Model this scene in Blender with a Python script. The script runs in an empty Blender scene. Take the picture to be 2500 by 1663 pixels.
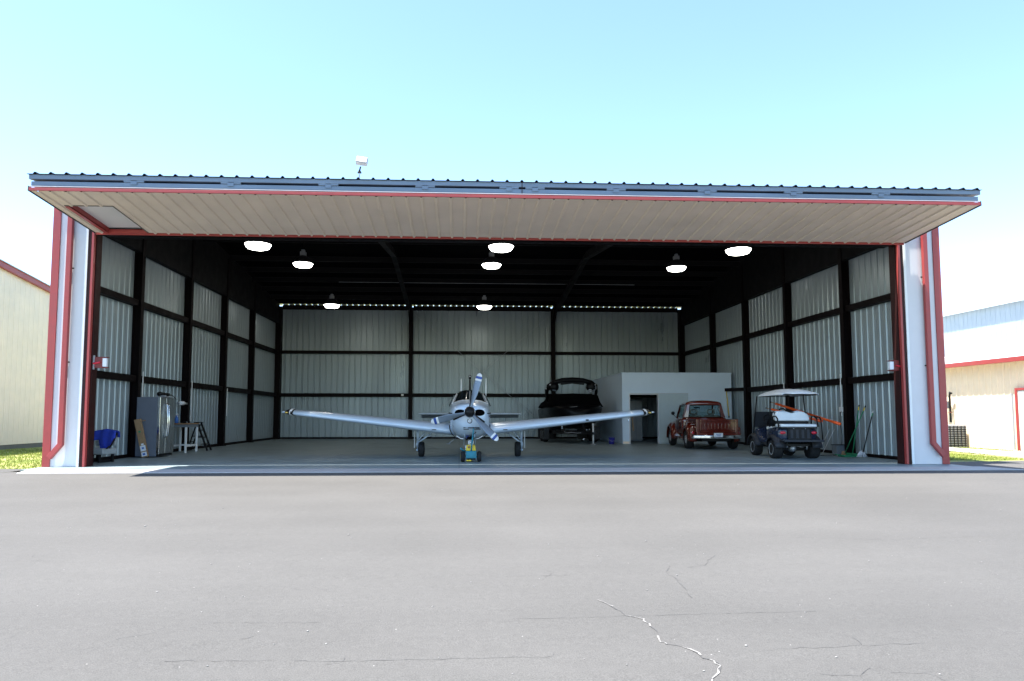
import bpy, bmesh, math, random
from mathutils import Vector, Matrix
random.seed(11)
S = bpy.context.scene
COL = S.collection
R = math.radians

# ------------------------------------------------------------------ mesh helper
class MB:
    def __init__(s): s.v=[]; s.f=[]; s.m=[]; s.cur=0
    def add(s, vs, fs):
        b=len(s.v); s.v+=[tuple(p) for p in vs]
        s.f+=[tuple(i+b for i in f) for f in fs]; s.m+=[s.cur]*len(fs); return s
    def box(s, x0,x1,y0,y1,z0,z1, M=None):
        vs=[(x,y,z) for x in (x0,x1) for y in (y0,y1) for z in (z0,z1)]
        if M is not None: vs=[M@Vector(p) for p in vs]
        return s.add(vs,[(0,1,3,2),(4,6,7,5),(0,4,5,1),(2,3,7,6),(0,2,6,4),(1,5,7,3)])
    def bar(s, p, q, w, h, up=(0,0,1)):
        p=Vector(p); q=Vector(q); d=(q-p); L=d.length; d.normalize(); up=Vector(up)
        if abs(d.dot(up))>.98: up=Vector((1,0,0)) if abs(d.x)<.9 else Vector((0,1,0))
        a=d.cross(up).normalized(); b=a.cross(d).normalized()
        vs=[p+d*t*L+a*(i*w/2)+b*(j*h/2) for t in (0,1) for (i,j) in ((-1,-1),(1,-1),(1,1),(-1,1))]
        return s.add(vs,[(3,2,1,0),(4,5,6,7),(0,1,5,4),(1,2,6,5),(2,3,7,6),(3,0,4,7)])
    def tube(s, pts, r, n=8, caps=True):
        pts=[Vector(p) for p in pts]; rs=r if isinstance(r,(list,tuple)) else [r]*len(pts)
        vs=[]; prev=None
        for i,p in enumerate(pts):
            if i==0: d=pts[1]-p
            elif i==len(pts)-1: d=p-pts[i-1]
            else: d=(pts[i+1]-p).normalized()+(p-pts[i-1]).normalized()
            d.normalize()
            if prev is None:
                up=Vector((0,0,1)) if abs(d.z)<.9 else Vector((1,0,0))
                a=d.cross(up).normalized()
            else:
                a=(prev-d*prev.dot(d)).normalized()
            prev=a; b=d.cross(a).normalized()
            for k in range(n):
                t=2*math.pi*k/n; vs.append(p+(a*math.cos(t)+b*math.sin(t))*rs[i])
        fs=[]
        for i in range(len(pts)-1):
            for k in range(n):
                k2=(k+1)%n; fs.append((i*n+k,i*n+k2,(i+1)*n+k2,(i+1)*n+k))
        if caps:
            fs.append(tuple(range(n-1,-1,-1))); fs.append(tuple((len(pts)-1)*n+k for k in range(n)))
        return s.add(vs,fs)
    def lathe(s, prof, c=(0,0,0), axis='z', n=24, M=None):
        # prof: list of (r, t) along the axis
        c=Vector(c); vs=[]
        for r,t in prof:
            for k in range(n):
                a=2*math.pi*k/n; u=r*math.cos(a); w=r*math.sin(a)
                p={'z':(u,w,t),'x':(t,u,w),'y':(w,t,u)}[axis]
                p=Vector(p)
                if M is not None: p=M@p
                vs.append(p+c)
        fs=[]; m=len(prof)
        for i in range(m-1):
            for k in range(n):
                k2=(k+1)%n; fs.append((i*n+k,i*n+k2,(i+1)*n+k2,(i+1)*n+k))
        if prof[0][0]>1e-6: fs.append(tuple(range(n-1,-1,-1)))
        if prof[-1][0]>1e-6: fs.append(tuple((m-1)*n+k for k in range(n)))
        return s.add(vs,fs)
    def prism(s, poly, a0, a1, axis='x'):
        n=len(poly)
        def P(u,w,t): return {'x':(t,u,w),'y':(u,t,w),'z':(u,w,t)}[axis]
        vs=[P(u,w,a0) for u,w in poly]+[P(u,w,a1) for u,w in poly]
        fs=[tuple(range(n-1,-1,-1)),tuple(range(n,2*n))]
        fs+=[(i,(i+1)%n,n+(i+1)%n,n+i) for i in range(n)]
        return s.add(vs,fs)
    def grid(s, rows, closed=False, capA=False, capB=False):
        n=len(rows[0]); vs=[p for r in rows for p in r]; fs=[]
        for i in range(len(rows)-1):
            for k in range(n if closed else n-1):
                k2=(k+1)%n; fs.append((i*n+k,i*n+k2,(i+1)*n+k2,(i+1)*n+k))
        if capA: fs.append(tuple(range(n-1,-1,-1)))
        if capB: fs.append(tuple((len(rows)-1)*n+k for k in range(n)))
        return s.add(vs,fs)
    def ball(s, c, r, n=12):
        rx,ry,rz=(r,r,r) if not isinstance(r,(tuple,list)) else r
        rows=[]
        for i in range(n//2+1):
            t=math.pi*i/(n//2); rr=max(math.sin(t),1e-4)
            rows.append([(c[0]+rx*rr*math.cos(2*math.pi*k/n), c[1]+ry*rr*math.sin(2*math.pi*k/n), c[2]-rz*math.cos(t)) for k in range(n)])
        return s.grid(rows,closed=True)
    def build(s, name, mat, parent=None, smooth=False, bevel=0, subsurf=0, solid=0, seg=2):
        me=bpy.data.meshes.new(name); me.from_pydata([tuple(p) for p in s.v],[],s.f)
        ms=mat if isinstance(mat,(list,tuple)) else [mat]
        for q in ms: me.materials.append(q)
        bm=bmesh.new(); bm.from_mesh(me); 
        for i,f in enumerate(bm.faces): f.material_index=s.m[i] if i<len(s.m) else 0
        bmesh.ops.remove_doubles(bm,verts=bm.verts,dist=1e-5)
        bmesh.ops.recalc_face_normals(bm,faces=bm.faces); bm.to_mesh(me); bm.free()
        o=bpy.data.objects.new(name,me); COL.objects.link(o)
        if parent is not None: o.parent=parent
        if smooth:
            for p in me.polygons: p.use_smooth=True
        if solid:
            m=o.modifiers.new('solid','SOLIDIFY'); m.thickness=solid; m.offset=0
        if bevel:
            m=o.modifiers.new('bevel','BEVEL'); m.width=bevel; m.segments=seg; m.limit_method='ANGLE'; m.angle_limit=R(40)
            m.harden_normals=False
            for p in me.polygons: p.use_smooth=False
        if subsurf:
            m=o.modifiers.new('sub','SUBSURF'); m.levels=subsurf; m.render_levels=subsurf
            for p in me.polygons: p.use_smooth=True
        return o

def tag(o,label,cat,group=None):
    o['label']=label; o['category']=cat
    if group: o['group']=group
    return o
def thing(name,label,cat,loc=(0,0,0),rz=0,group=None):
    o=bpy.data.objects.new(name,None); o.empty_display_size=.2; COL.objects.link(o)
    o.location=loc; o.rotation_euler=(0,0,rz); tag(o,label,cat,group); return o
def structure(o): o['kind']='structure'; return o
def dup(root,loc,rz,label):
    r=root.copy(); COL.objects.link(r); r.location=loc; r.rotation_euler=(0,0,rz); r['label']=label
    for ch in list(root.children):
        c=ch.copy(); COL.objects.link(c); c.parent=r
        for g in list(ch.children):
            d=g.copy(); COL.objects.link(d); d.parent=c
    return r

# ------------------------------------------------------------------ materials
def mat(name, col, rough=.5, metal=0., var=.12, scale=6., bump=0., bscale=40., coat=0., spec=.5, emit=0., dirt=0., stretch=(1,1,1), rv=.1):
    m=bpy.data.materials.new(name); m.use_nodes=True; nt=m.node_tree; N=nt.nodes; L=nt.links
    b=N['Principled BSDF']; b.inputs['Roughness'].default_value=rough; b.inputs['Metallic'].default_value=metal
    b.inputs['Specular IOR Level'].default_value=spec
    if coat: b.inputs['Coat Weight'].default_value=coat; b.inputs['Coat Roughness'].default_value=.06
    tc=N.new('ShaderNodeTexCoord'); mp=N.new('ShaderNodeMapping'); mp.inputs['Scale'].default_value=stretch
    L.new(tc.outputs['Object'],mp.inputs['Vector'])
    nz=N.new('ShaderNodeTexNoise'); nz.inputs['Scale'].default_value=scale; nz.inputs['Detail'].default_value=6; nz.inputs['Roughness'].default_value=.62
    L.new(mp.outputs['Vector'],nz.inputs['Vector'])
    mr=N.new('ShaderNodeMapRange'); mr.inputs['From Min'].default_value=.3; mr.inputs['From Max'].default_value=.7
    mr.inputs['To Min'].default_value=1-var; mr.inputs['To Max'].default_value=1+var
    L.new(nz.outputs['Fac'],mr.inputs['Value'])
    mx=N.new('ShaderNodeVectorMath'); mx.operation='SCALE'; mx.inputs[0].default_value=col[:3]
    L.new(mr.outputs['Result'],mx.inputs['Scale'])
    out=mx.outputs['Vector']
    if dirt:
        n2=N.new('ShaderNodeTexNoise'); n2.inputs['Scale'].default_value=scale*.35; n2.inputs['Detail'].default_value=8
        L.new(mp.outputs['Vector'],n2.inputs['Vector'])
        r2=N.new('ShaderNodeMapRange'); r2.inputs['From Min'].default_value=.52; r2.inputs['From Max'].default_value=.75
        r2.inputs['To Min'].default_value=0; r2.inputs['To Max'].default_value=dirt; L.new(n2.outputs['Fac'],r2.inputs['Value'])
        mm=N.new('ShaderNodeMix'); mm.data_type='RGBA'; L.new(r2.outputs['Result'],mm.inputs['Factor'])
        L.new(out,mm.inputs['A']); mm.inputs['B'].default_value=(col[0]*.35,col[1]*.33,col[2]*.3,1); out=mm.outputs['Result']
    L.new(out,b.inputs['Base Color'])
    if rv:
        rr=N.new('ShaderNodeMapRange'); rr.inputs['From Min'].default_value=.3; rr.inputs['From Max'].default_value=.7
        rr.inputs['To Min'].default_value=max(.02,rough-rv); rr.inputs['To Max'].default_value=min(1,rough+rv)
        L.new(nz.outputs['Fac'],rr.inputs['Value']); L.new(rr.outputs['Result'],b.inputs['Roughness'])
    if bump:
        n3=N.new('ShaderNodeTexNoise'); n3.inputs['Scale'].default_value=bscale; n3.inputs['Detail'].default_value=4
        L.new(mp.outputs['Vector'],n3.inputs['Vector'])
        bp=N.new('ShaderNodeBump'); bp.inputs['Strength'].default_value=bump; bp.inputs['Distance'].default_value=.02
        L.new(n3.outputs['Fac'],bp.inputs['Height']); L.new(bp.outputs['Normal'],b.inputs['Normal'])
    if emit:
        b.inputs['Emission Color'].default_value=(*col[:3],1); b.inputs['Emission Strength'].default_value=emit
    return m

M={}
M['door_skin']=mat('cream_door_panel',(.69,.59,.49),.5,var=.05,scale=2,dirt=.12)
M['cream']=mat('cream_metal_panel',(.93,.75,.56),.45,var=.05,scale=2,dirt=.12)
M['white_panel']=mat('white_metal_panel',(.62,.61,.62),.4,var=.04,scale=2,dirt=.08)
M['liner']=mat('galvanised_wall_panel',(.33,.39,.42),.36,metal=.3,var=.07,scale=1.1,stretch=(1,1,.25),dirt=.06)
M['red']=mat('brick_red_trim',(.33,.045,.042),.4,var=.08,scale=5)
M['jamb']=mat('dark_red_oxide_jamb',(.028,.006,.006),.55,var=.2,scale=4,spec=.25)
M['steel']=mat('dark_red_oxide_steel',(.0055,.0028,.0034),.6,var=.3,scale=3,spec=.12)
M['purlin']=mat('black_primer_purlin',(.006,.0055,.0065),.7,var=.3,scale=3,spec=.2)
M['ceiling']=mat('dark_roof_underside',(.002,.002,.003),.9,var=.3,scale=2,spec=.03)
M['roof']=mat('galvalume_roof',(.55,.56,.57),.4,metal=.6,var=.06,scale=2)
M['blue_steel']=mat('blue_grey_door_frame',(.15,.20,.27),.45,var=.15,scale=5,stretch=(.2,1,1),dirt=.3)
M['galv']=mat('galvanised_steel',(.45,.47,.5),.4,metal=.7,var=.12,scale=12)
M['black']=mat('black_paint',(.005,.005,.006),.5,var=.2,scale=9,spec=.3)
M['rubber']=mat('tyre_rubber',(.006,.006,.007),.8,var=.2,scale=14,bump=.2)
M['chrome']=mat('chrome',(.75,.77,.8),.12,metal=1,var=.05,scale=9,rv=.04)
M['silver']=mat('silver_paint',(.58,.68,.79),.30,metal=.1,var=.025,scale=2.5,coat=.6,rv=.03)
M['alloy']=mat('bright_alloy_wheel',(.62,.65,.68),.28,metal=.35,var=.05,scale=9)
M['grey_blade']=mat('grey_blade',(.20,.24,.29),.35,metal=.3,var=.06,scale=10)
M['white']=mat('white_paint',(.78,.78,.77),.4,var=.04,scale=7,dirt=.1)
M['blue_band']=mat('blue_band',(.03,.08,.32),.4,var=.1)
M['glass_dark']=mat('dark_glass',(.012,.016,.018),.06,var=.2,scale=3,spec=.8,rv=.02)
M['teal']=mat('teal_paint',(.01,.20,.27),.45,var=.15,scale=14,dirt=.25)
M['yellow']=mat('yellow_paint',(.75,.52,.02),.4,var=.08,scale=14)
M['redpaint']=mat('maroon_car_paint',(.125,.014,.007),.2,var=.05,scale=4,coat=1,rv=.04)
M['cart']=mat('navy_cart_body',(.012,.021,.048),.3,var=.12,scale=6,coat=.3)
M['cart_grey']=mat('dark_grey_plastic',(.014,.017,.024),.6,var=.15,scale=8)
M['canopy']=mat('white_canopy',(.86,.90,.94),.35,var=.03,scale=4)
M['vinyl']=mat('white_vinyl',(.74,.78,.80),.45,var=.04,scale=8,bump=.05)
M['tail_red']=mat('red_lens',(.55,.02,.04),.2,var=.1)
M['amber']=mat('amber_lens',(.8,.55,.12),.2,var=.1)
M['orange']=mat('orange_fibreglass',(.90,.11,.015),.4,var=.1,scale=10)
M['fridge_side']=mat('grey_fridge_side',(.12,.14,.18),.45,var=.06,scale=4)
M['stainless']=mat('stainless_steel',(.36,.38,.39),.3,metal=.8,var=.08,scale=6,stretch=(6,6,.3))
M['card']=mat('brown_cardboard',(.30,.19,.10),.8,var=.12,scale=12)
M['paper']=mat('white_label',(.72,.74,.78),.6,var=.04)
M['blue_ink']=mat('blue_print',(.05,.16,.5),.6,var=.1)
M['green']=mat('green_paint',(.02,.22,.10),.5,var=.15)
M['grey_fabric']=mat('grey_vinyl_seat',(.33,.36,.37),.7,var=.12,scale=16,bump=.1)
M['blue_cloth']=mat('blue_cloth',(.02,.05,.42),.85,var=.18,scale=16,bump=.3)
M['wood']=mat('plywood_top',(.28,.16,.08),.6,var=.2,scale=5,stretch=(8,1,1))
M['drywall']=mat('white_room_wall',(.60,.70,.80),.7,var=.03,scale=1.5,dirt=.05)
M['boat']=mat('black_gelcoat',(.0015,.0015,.0025),.4,var=.2,scale=4,spec=.15)
M['canvas_shade']=mat('black_canvas_and_shade',(.0012,.0012,.0016),.9,spec=.05,var=.25,scale=6,bump=.3,bscale=10)  # boat cover canvas; also the painted shade of the plane's nose openings
M['purple']=mat('blue_bucket_plastic',(.03,.03,.28),.4,var=.1)
M['grey_plastic']=mat('grey_plastic',(.16,.19,.22),.5,var=.1)
M['seat_tan']=mat('tan_seat',(.28,.24,.2),.7,var=.1)
M['lamp_shade']=mat('dark_lamp_reflector',(.02,.02,.023),.5,var=.1)
M['ballast']=mat('grey_ballast_box',(.28,.29,.30),.45,var=.1)
M['lens']=mat('glowing_lamp_lens',(1,.97,.88),.4,var=0,emit=7.,rv=0)
M['strip_white']=mat('white_strip',(.75,.77,.78),.5,var=.05)
M['dark_found']=mat('grey_concrete_base',(.16,.15,.13),.9,var=.15)

def glass(name,tint,alpha):
    m=bpy.data.materials.new(name); m.use_nodes=True; N=m.node_tree.nodes; L=m.node_tree.links
    b=N['Principled BSDF']; out=N['Material Output']
    b.inputs['Base Color'].default_value=(*tint,1); b.inputs['Roughness'].default_value=.04
    tr=N.new('ShaderNodeBsdfTransparent'); tr.inputs['Color'].default_value=(.85,.92,.92,1)
    mx=N.new('ShaderNodeMixShader'); nz=N.new('ShaderNodeTexNoise'); nz.inputs['Scale'].default_value=3
    mr=N.new('ShaderNodeMapRange'); mr.inputs['To Min'].default_value=alpha-.05; mr.inputs['To Max'].default_value=alpha+.05
    L.new(nz.outputs['Fac'],mr.inputs['Value']); L.new(mr.outputs['Result'],mx.inputs['Fac'])
    L.new(tr.outputs['BSDF'],mx.inputs[1]); L.new(b.outputs['BSDF'],mx.inputs[2]); L.new(mx.outputs['Shader'],out.inputs['Surface'])
    return m
M['glass']=glass('clear_car_glass',(.02,.05,.05),.14)
SKY,SUN,EXPO=.107,3.6,2.2
SKY_TINT=(.95,1.0,1.0)
ASPHALT=(.0955,.0915,.0855)
# ------------------------------------------------------------------ camera
W,H=2500,1663
cam=bpy.data.cameras.new('camera'); co=bpy.data.objects.new('camera',cam); COL.objects.link(co)
f,cx,cy,yaw,pitch,roll=1682.99,1204.21,890.81,.04903,.07395,.00034
fw=Vector((math.sin(yaw)*math.cos(pitch),math.cos(yaw)*math.cos(pitch),math.sin(pitch)))
rt=Vector((math.cos(yaw),-math.sin(yaw),0)); up=rt.cross(fw)
rt,up=rt*math.cos(roll)+up*math.sin(roll),up*math.cos(roll)-rt*math.sin(roll)
co.matrix_world=Matrix(((rt.x,up.x,-fw.x,0),(rt.y,up.y,-fw.y,0),(rt.z,up.z,-fw.z,1.2),(0,0,0,1)))
cam.sensor_width=36; cam.lens=36*f/W; cam.shift_x=(W/2-cx)/W; cam.shift_y=(cy-H/2)/W
cam.clip_start=.1; cam.clip_end=3000
S.camera=co
# ------------------------------------------------------------------ light
to_sun=Vector((-2.05,-.55,6.0)).normalized()
EL=math.asin(to_sun.z); AZ=math.atan2(to_sun.x,to_sun.y)
w=bpy.data.worlds.new('World'); S.world=w; w.use_nodes=True
N=w.node_tree.nodes; L=w.node_tree.links; bg=N['Background']
sky=N.new('ShaderNodeTexSky'); sky.sky_type='NISHITA'; sky.sun_disc=False; sky.sun_elevation=EL; sky.sun_rotation=AZ
sky.altitude=100; sky.air_density=.85; sky.dust_density=.1; sky.ozone_density=1.0
tint=N.new('ShaderNodeVectorMath'); tint.operation='MULTIPLY'; tint.inputs[1].default_value=SKY_TINT
L.new(sky.outputs['Color'],tint.inputs[0]); L.new(tint.outputs['Vector'],bg.inputs['Color']); bg.inputs['Strength'].default_value=SKY
sl=bpy.data.lights.new('sun','SUN'); sl.energy=SUN; sl.angle=R(.5); sl.color=(1,.96,.90)
so=bpy.data.objects.new('sun',sl); COL.objects.link(so); so.rotation_euler=to_sun.to_track_quat('Z','Y').to_euler(); so.location=(-20,-5,60)
S.view_settings.view_transform='Standard'; S.view_settings.look='None'; S.view_settings.gamma=1; S.view_settings.exposure=EXPO
S.cycles.use_denoising=True; S.cycles.max_bounces=10; S.cycles.diffuse_bounces=6; S.cycles.sample_clamp_indirect=8

# ------------------------------------------------------------------ ground
def gz(y): return 0 if y>=15 else (-.025*(15-y) if y>-5 else -.5)
def ground_mat():
    m=bpy.data.materials.new('grass_ground'); m.use_nodes=True; nt=m.node_tree; N=nt.nodes; L=nt.links; b=N['Principled BSDF']
    b.inputs['Roughness'].default_value=.9; tc=N.new('ShaderNodeTexCoord')
    a=N.new('ShaderNodeTexNoise'); a.inputs['Scale'].default_value=.7; a.inputs['Detail'].default_value=8
    c=N.new('ShaderNodeTexNoise'); c.inputs['Scale'].default_value=22; c.inputs['Detail'].default_value=6
    L.new(tc.outputs['Object'],a.inputs['Vector']); L.new(tc.outputs['Object'],c.inputs['Vector'])
    ad=N.new('ShaderNodeMath'); ad.operation='ADD'; L.new(a.outputs['Fac'],ad.inputs[0]); L.new(c.outputs['Fac'],ad.inputs[1])
    r=N.new('ShaderNodeValToRGB'); e=r.color_ramp.elements
    e[0].position=.62; e[0].color=(.10,.14,.02,1); e[1].position=1.25; e[1].color=(.36,.33,.12,1)
    k=e.new(.9); k.color=(.20,.24,.045,1)
    mr=N.new('ShaderNodeMath'); mr.operation='MULTIPLY'; mr.inputs[1].default_value=.95
    L.new(ad.outputs[0],mr.inputs[0]); L.new(mr.outputs[0],r.inputs['Fac']); L.new(r.outputs['Color'],b.inputs['Base Color'])
    bp=N.new('ShaderNodeBump'); bp.inputs['Strength'].default_value=.8; bp.inputs['Distance'].default_value=.05
    L.new(c.outputs['Fac'],bp.inputs['Height']); L.new(bp.outputs['Normal'],b.inputs['Normal']); return m
M['ground']=ground_mat()
ys=[-900,-60,-5,15,1500]
mb=MB(); mb.grid([[(-1200,y,gz(y)-.05),(1200,y,gz(y)-.05)] for y in ys]); structure(mb.build('ground',M['ground']))

def asphalt_mat():
    m=bpy.data.materials.new('worn_asphalt'); m.use_nodes=True; nt=m.node_tree; N=nt.nodes; L=nt.links; b=N['Principled BSDF']
    b.inputs['Roughness'].default_value=.85; b.inputs['Specular IOR Level'].default_value=.3
    tc=N.new('ShaderNodeTexCoord')
    def noise(sc,det=5,ro=.6,st=None):
        n=N.new('ShaderNodeTexNoise'); n.inputs['Scale'].default_value=sc; n.inputs['Detail'].default_value=det; n.inputs['Roughness'].default_value=ro
        if st:
            mp=N.new('ShaderNodeMapping'); mp.inputs['Scale'].default_value=st; L.new(tc.outputs['Object'],mp.inputs['Vector']); L.new(mp.outputs['Vector'],n.inputs['Vector'])
        else: L.new(tc.outputs['Object'],n.inputs['Vector'])
        return n
    def rng(src,a,b_,c,d):
        r=N.new('ShaderNodeMapRange'); r.inputs['From Min'].default_value=a; r.inputs['From Max'].default_value=b_
        r.inputs['To Min'].default_value=c; r.inputs['To Max'].default_value=d; L.new(src,r.inputs['Value']); return r.outputs['Result']
    def mul(x,y):
        q=N.new('ShaderNodeMath'); q.operation='MULTIPLY'; L.new(x,q.inputs[0]); L.new(y,q.inputs[1]); return q.outputs[0]
    big=rng(noise(.35,4).outputs['Fac'],.3,.7,.91,1.07)
    band=rng(noise(1,4,.5,(.06,1.1,1)).outputs['Fac'],.3,.7,.95,1.05)
    mid=rng(noise(16,6,.7).outputs['Fac'],.3,.7,.93,1.07)
    fine=rng(noise(120,3,.75).outputs['Fac'],.28,.72,.66,1.34)
    v=mul(mul(big,band),mul(mid,fine))
    # pale aggregate stones
    vo=N.new('ShaderNodeTexVoronoi'); vo.inputs['Scale'].default_value=14; L.new(tc.outputs['Object'],vo.inputs['Vector'])
    st=rng(vo.outputs['Distance'],.05,.09,1,0)
    sel=rng(vo.outputs['Color'],.80,.83,0,1) if False else None
    sp=N.new('ShaderNodeSeparateColor'); L.new(vo.outputs['Color'],sp.inputs['Color'])
    sel=rng(sp.outputs['Red'],.92,.94,0,1)
    stone=mul(st,sel)
    # hairline cracks
    wv=noise(1.6,5,.6); 
    mixv=N.new('ShaderNodeVectorMath'); mixv.operation='MULTIPLY_ADD'; L.new(wv.outputs['Color'],mixv.inputs[0]); mixv.inputs[1].default_value=(.5,.5,.5); L.new(tc.outputs['Object'],mixv.inputs[2])
    ve=N.new('ShaderNodeTexVoronoi'); ve.feature='DISTANCE_TO_EDGE'; ve.inputs['Scale'].default_value=.55; L.new(mixv.outputs['Vector'],ve.inputs['Vector'])
    cr=rng(ve.outputs['Distance'],.0015,.005,1,0)
    gate=rng(noise(.9,3).outputs['Fac'],.58,.68,0,1)
    cr=mul(cr,gate)
    sc=N.new('ShaderNodeVectorMath'); sc.operation='SCALE'; sc.inputs[0].default_value=ASPHALT; L.new(v,sc.inputs['Scale'])
    m1=N.new('ShaderNodeMix'); m1.data_type='RGBA'; L.new(stone,m1.inputs['Factor']); L.new(sc.outputs['Vector'],m1.inputs['A']); m1.inputs['B'].default_value=(.30,.29,.27,1)
    m2=N.new('ShaderNodeMix'); m2.data_type='RGBA'
    k=N.new('ShaderNodeMath'); k.operation='MULTIPLY'; k.inputs[1].default_value=.40; L.new(cr,k.inputs[0]); L.new(k.outputs[0],m2.inputs['Factor'])
    L.new(m1.outputs['Result'],m2.inputs['A']); m2.inputs['B'].default_value=(.035,.034,.034,1)
    L.new(m2.outputs['Result'],b.inputs['Base Color'])
    bp=N.new('ShaderNodeBump'); bp.inputs['Strength'].default_value=.35; bp.inputs['Distance'].default_value=.006
    L.new(fine,bp.inputs['Height']); L.new(bp.outputs['Normal'],b.inputs['Normal'])
    return m
M['asphalt']=asphalt_mat()
mb=MB(); mb.grid([[(-70,y,gz(y)-.012),(70,y,gz(y)-.012)] for y in (-60,-5,14.99)])
mb.grid([[(-9.75,14.99,-.012),(70,14.99,-.012)],[(-9.75,15.6,-.02),(70,15.6,-.02)]])
mb.grid([[(-70,14.99,-.012),(-9.75,14.99,-.012)],[(-70,16.5,-.02),(-9.75,16.5,-.02)]])
structure(mb.build('asphalt_apron',M['asphalt']))

def concrete_mat(name,col,var=.10,joint=0,rough=.6):
    m=mat(name,col,rough,var=var,scale=1.3,dirt=.35,bump=.08,bscale=60,spec=.45)
    if joint:
        nt=m.node_tree; N=nt.nodes; L=nt.links; b=N['Principled BSDF']
        src=b.inputs['Base Color'].links[0].from_socket
        tc=N.new('ShaderNodeTexCoord'); sp=N.new('ShaderNodeSeparateXYZ'); L.new(tc.outputs['Object'],sp.inputs['Vector'])
        outs=[]
        for ax in ('X','Y'):
            pp=N.new('ShaderNodeMath'); pp.operation='PINGPONG'; pp.inputs[1].default_value=joint/2; L.new(sp.outputs[ax],pp.inputs[0])
            lt=N.new('ShaderNodeMath'); lt.operation='LESS_THAN'; lt.inputs[1].default_value=.012; L.new(pp.outputs[0],lt.inputs[0]); outs.append(lt.outputs[0])
        mxn=N.new('ShaderNodeMath'); mxn.operation='MAXIMUM'; L.new(outs[0],mxn.inputs[0]); L.new(outs[1],mxn.inputs[1])
        k=N.new('ShaderNodeMath'); k.operation='MULTIPLY'; k.inputs[1].default_value=.6; L.new(mxn.outputs[0],k.inputs[0])
        mm=N.new('ShaderNodeMix'); mm.data_type='RGBA'; L.new(k.outputs[0],mm.inputs['Factor']); L.new(src,mm.inputs['A']); mm.inputs['B'].default_value=(col[0]*.3,col[1]*.3,col[2]*.3,1)
        L.new(mm.outputs['Result'],b.inputs['Base Color'])
    return m
M['floor']=concrete_mat('hangar_concrete',(.235,.29,.30),.14,3.66,.42)
M['lip']=concrete_mat('pale_concrete',(.45,.425,.41),.06,0,.7)
mb=MB(); mb.box(-9.75,12.25,15.96,36.75,-.25,0); structure(mb.build('concrete_floor',M['floor']))
mb=MB(); mb.prism([(-9.58,15.952),(-9.25,15.02),(12.7,15.02),(12.42,15.952)],-.2,.004,'z'); structure(mb.build('concrete_apron',M['lip'],bevel=.008))
# paths to the right of the hangar
mb=MB(); mb.prism([(12.3,15.61),(70,15.61),(70,16.6),(30,17.2),(16.5,18.6),(13.2,17.9),(12.3,17.4)],-.2,-.021,'z'); structure(mb.build('asphalt_apron',M['asphalt']))
mb=MB()
mb.prism([(16.6,19.0),(30,17.6),(30,21),(19.0,23.2),(18.6,60),(17.4,60),(17.2,23)],-.2,-.012,'z')
structure(mb.build('concrete_path',M['lip']))
# cracks in the asphalt: ribbons a few millimetres above it
def px(u,v):
    d=fw+rt*((u-cx)/f)+up*((cy-v)/f); z=-.01
    for _ in range(20):
        t=(z-1.2)/d.z; y=d.y*t; z=gz(y)-.008
    return Vector((d.x*t,d.y*t,z))
def ribbon(pts,wd,jit,seed):
    rnd=random.Random(seed); P=[]
    for a,b in zip(pts[:-1],pts[1:]):
        n=max(2,int((b-a).length/.05))
        for i in range(n):
            q=a.lerp(b,i/n); q=q+Vector((rnd.uniform(-jit,jit),rnd.uniform(-jit,jit),0)); P.append(q)
    P.append(pts[-1]); rows=[]
    for i,q in enumerate(P):
        d=(P[min(i+1,len(P)-1)]-P[max(i-1,0)]); n=Vector((-d.y,d.x,0)).normalized(); ww=wd*rnd.uniform(.25,1.2)
        z=gz(q.y)-.008
        rows.append([(q.x-n.x*ww/2,q.y-n.y*ww/2,z),(q.x+n.x*ww/2,q.y+n.y*ww/2,z)])
    return rows
M['crack_fill']=mat('pale_crack_sand',(.23,.22,.205),.9,var=.45,scale=40)
M['crack_dark']=mat('dark_crack',(.074,.072,.070),.95,var=.3,scale=30)
zx=.5303; 
def Z(l): return [px(1250+x*zx,1120+y*zx) for x,y in l]
mb=MB()
sand=Z([(400,650),(465,680),(520,720),(600,735),(640,770),(670,800),(685,840),(710,850),(790,865),(850,890),(880,920),(930,930),(955,950),(950,985),(925,1010),(915,1030)])
rows=ribbon(sand,.013,.011,1); rnd=random.Random(8); i=0
while i<len(rows)-2:
    t=i/len(rows); n=rnd.randint(2,5) if t<.3 else rnd.randint(3,9)
    mb.grid(rows[i:i+n+1]); i+=n+(rnd.randint(2,6) if t<.3 or .42<t<.6 else rnd.randint(0,2))
structure(mb.build('sand_filled_crack',M['crack_fill']))
mb=MB()
mb.grid(ribbon(sand,.008,.010,3))
for i,l in enumerate([[(1150,880),(1300,870),(1500,865),(1600,858),(1780,850),(1900,850)],[(1565,820),(1610,855)],[(1420,990),(1600,998),(1650,960)],[(-1000,930),(-600,928),(-100,915),(0,910),(170,912),(190,895)],
      [(1750,985),(1900,985),(1960,1000),(2000,1022)],[(720,490),(710,525),(750,550),(790,590),(830,640)],[(800,500),(890,490),(900,470),(940,440)],[(-1250,830),(-1190,815)],[(-2350,470),(-2150,470)],[(0,735),(300,730),(550,722),(900,712),(1400,700)],
      [(-1400,755),(-880,752)],[(-850,945),(-790,940),(-770,915)],[(-1830,830),(-1650,800)],[(-2350,830),(-2290,815)],[(-1100,930),(-1600,930)],[(20,540),(270,535)],[(1300,360),(1700,372),(2300,352)]]):
    mb.grid(ribbon(Z(l),.0042,.012,10+i))
structure(mb.build('hairline_crack',M['crack_dark']))
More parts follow.
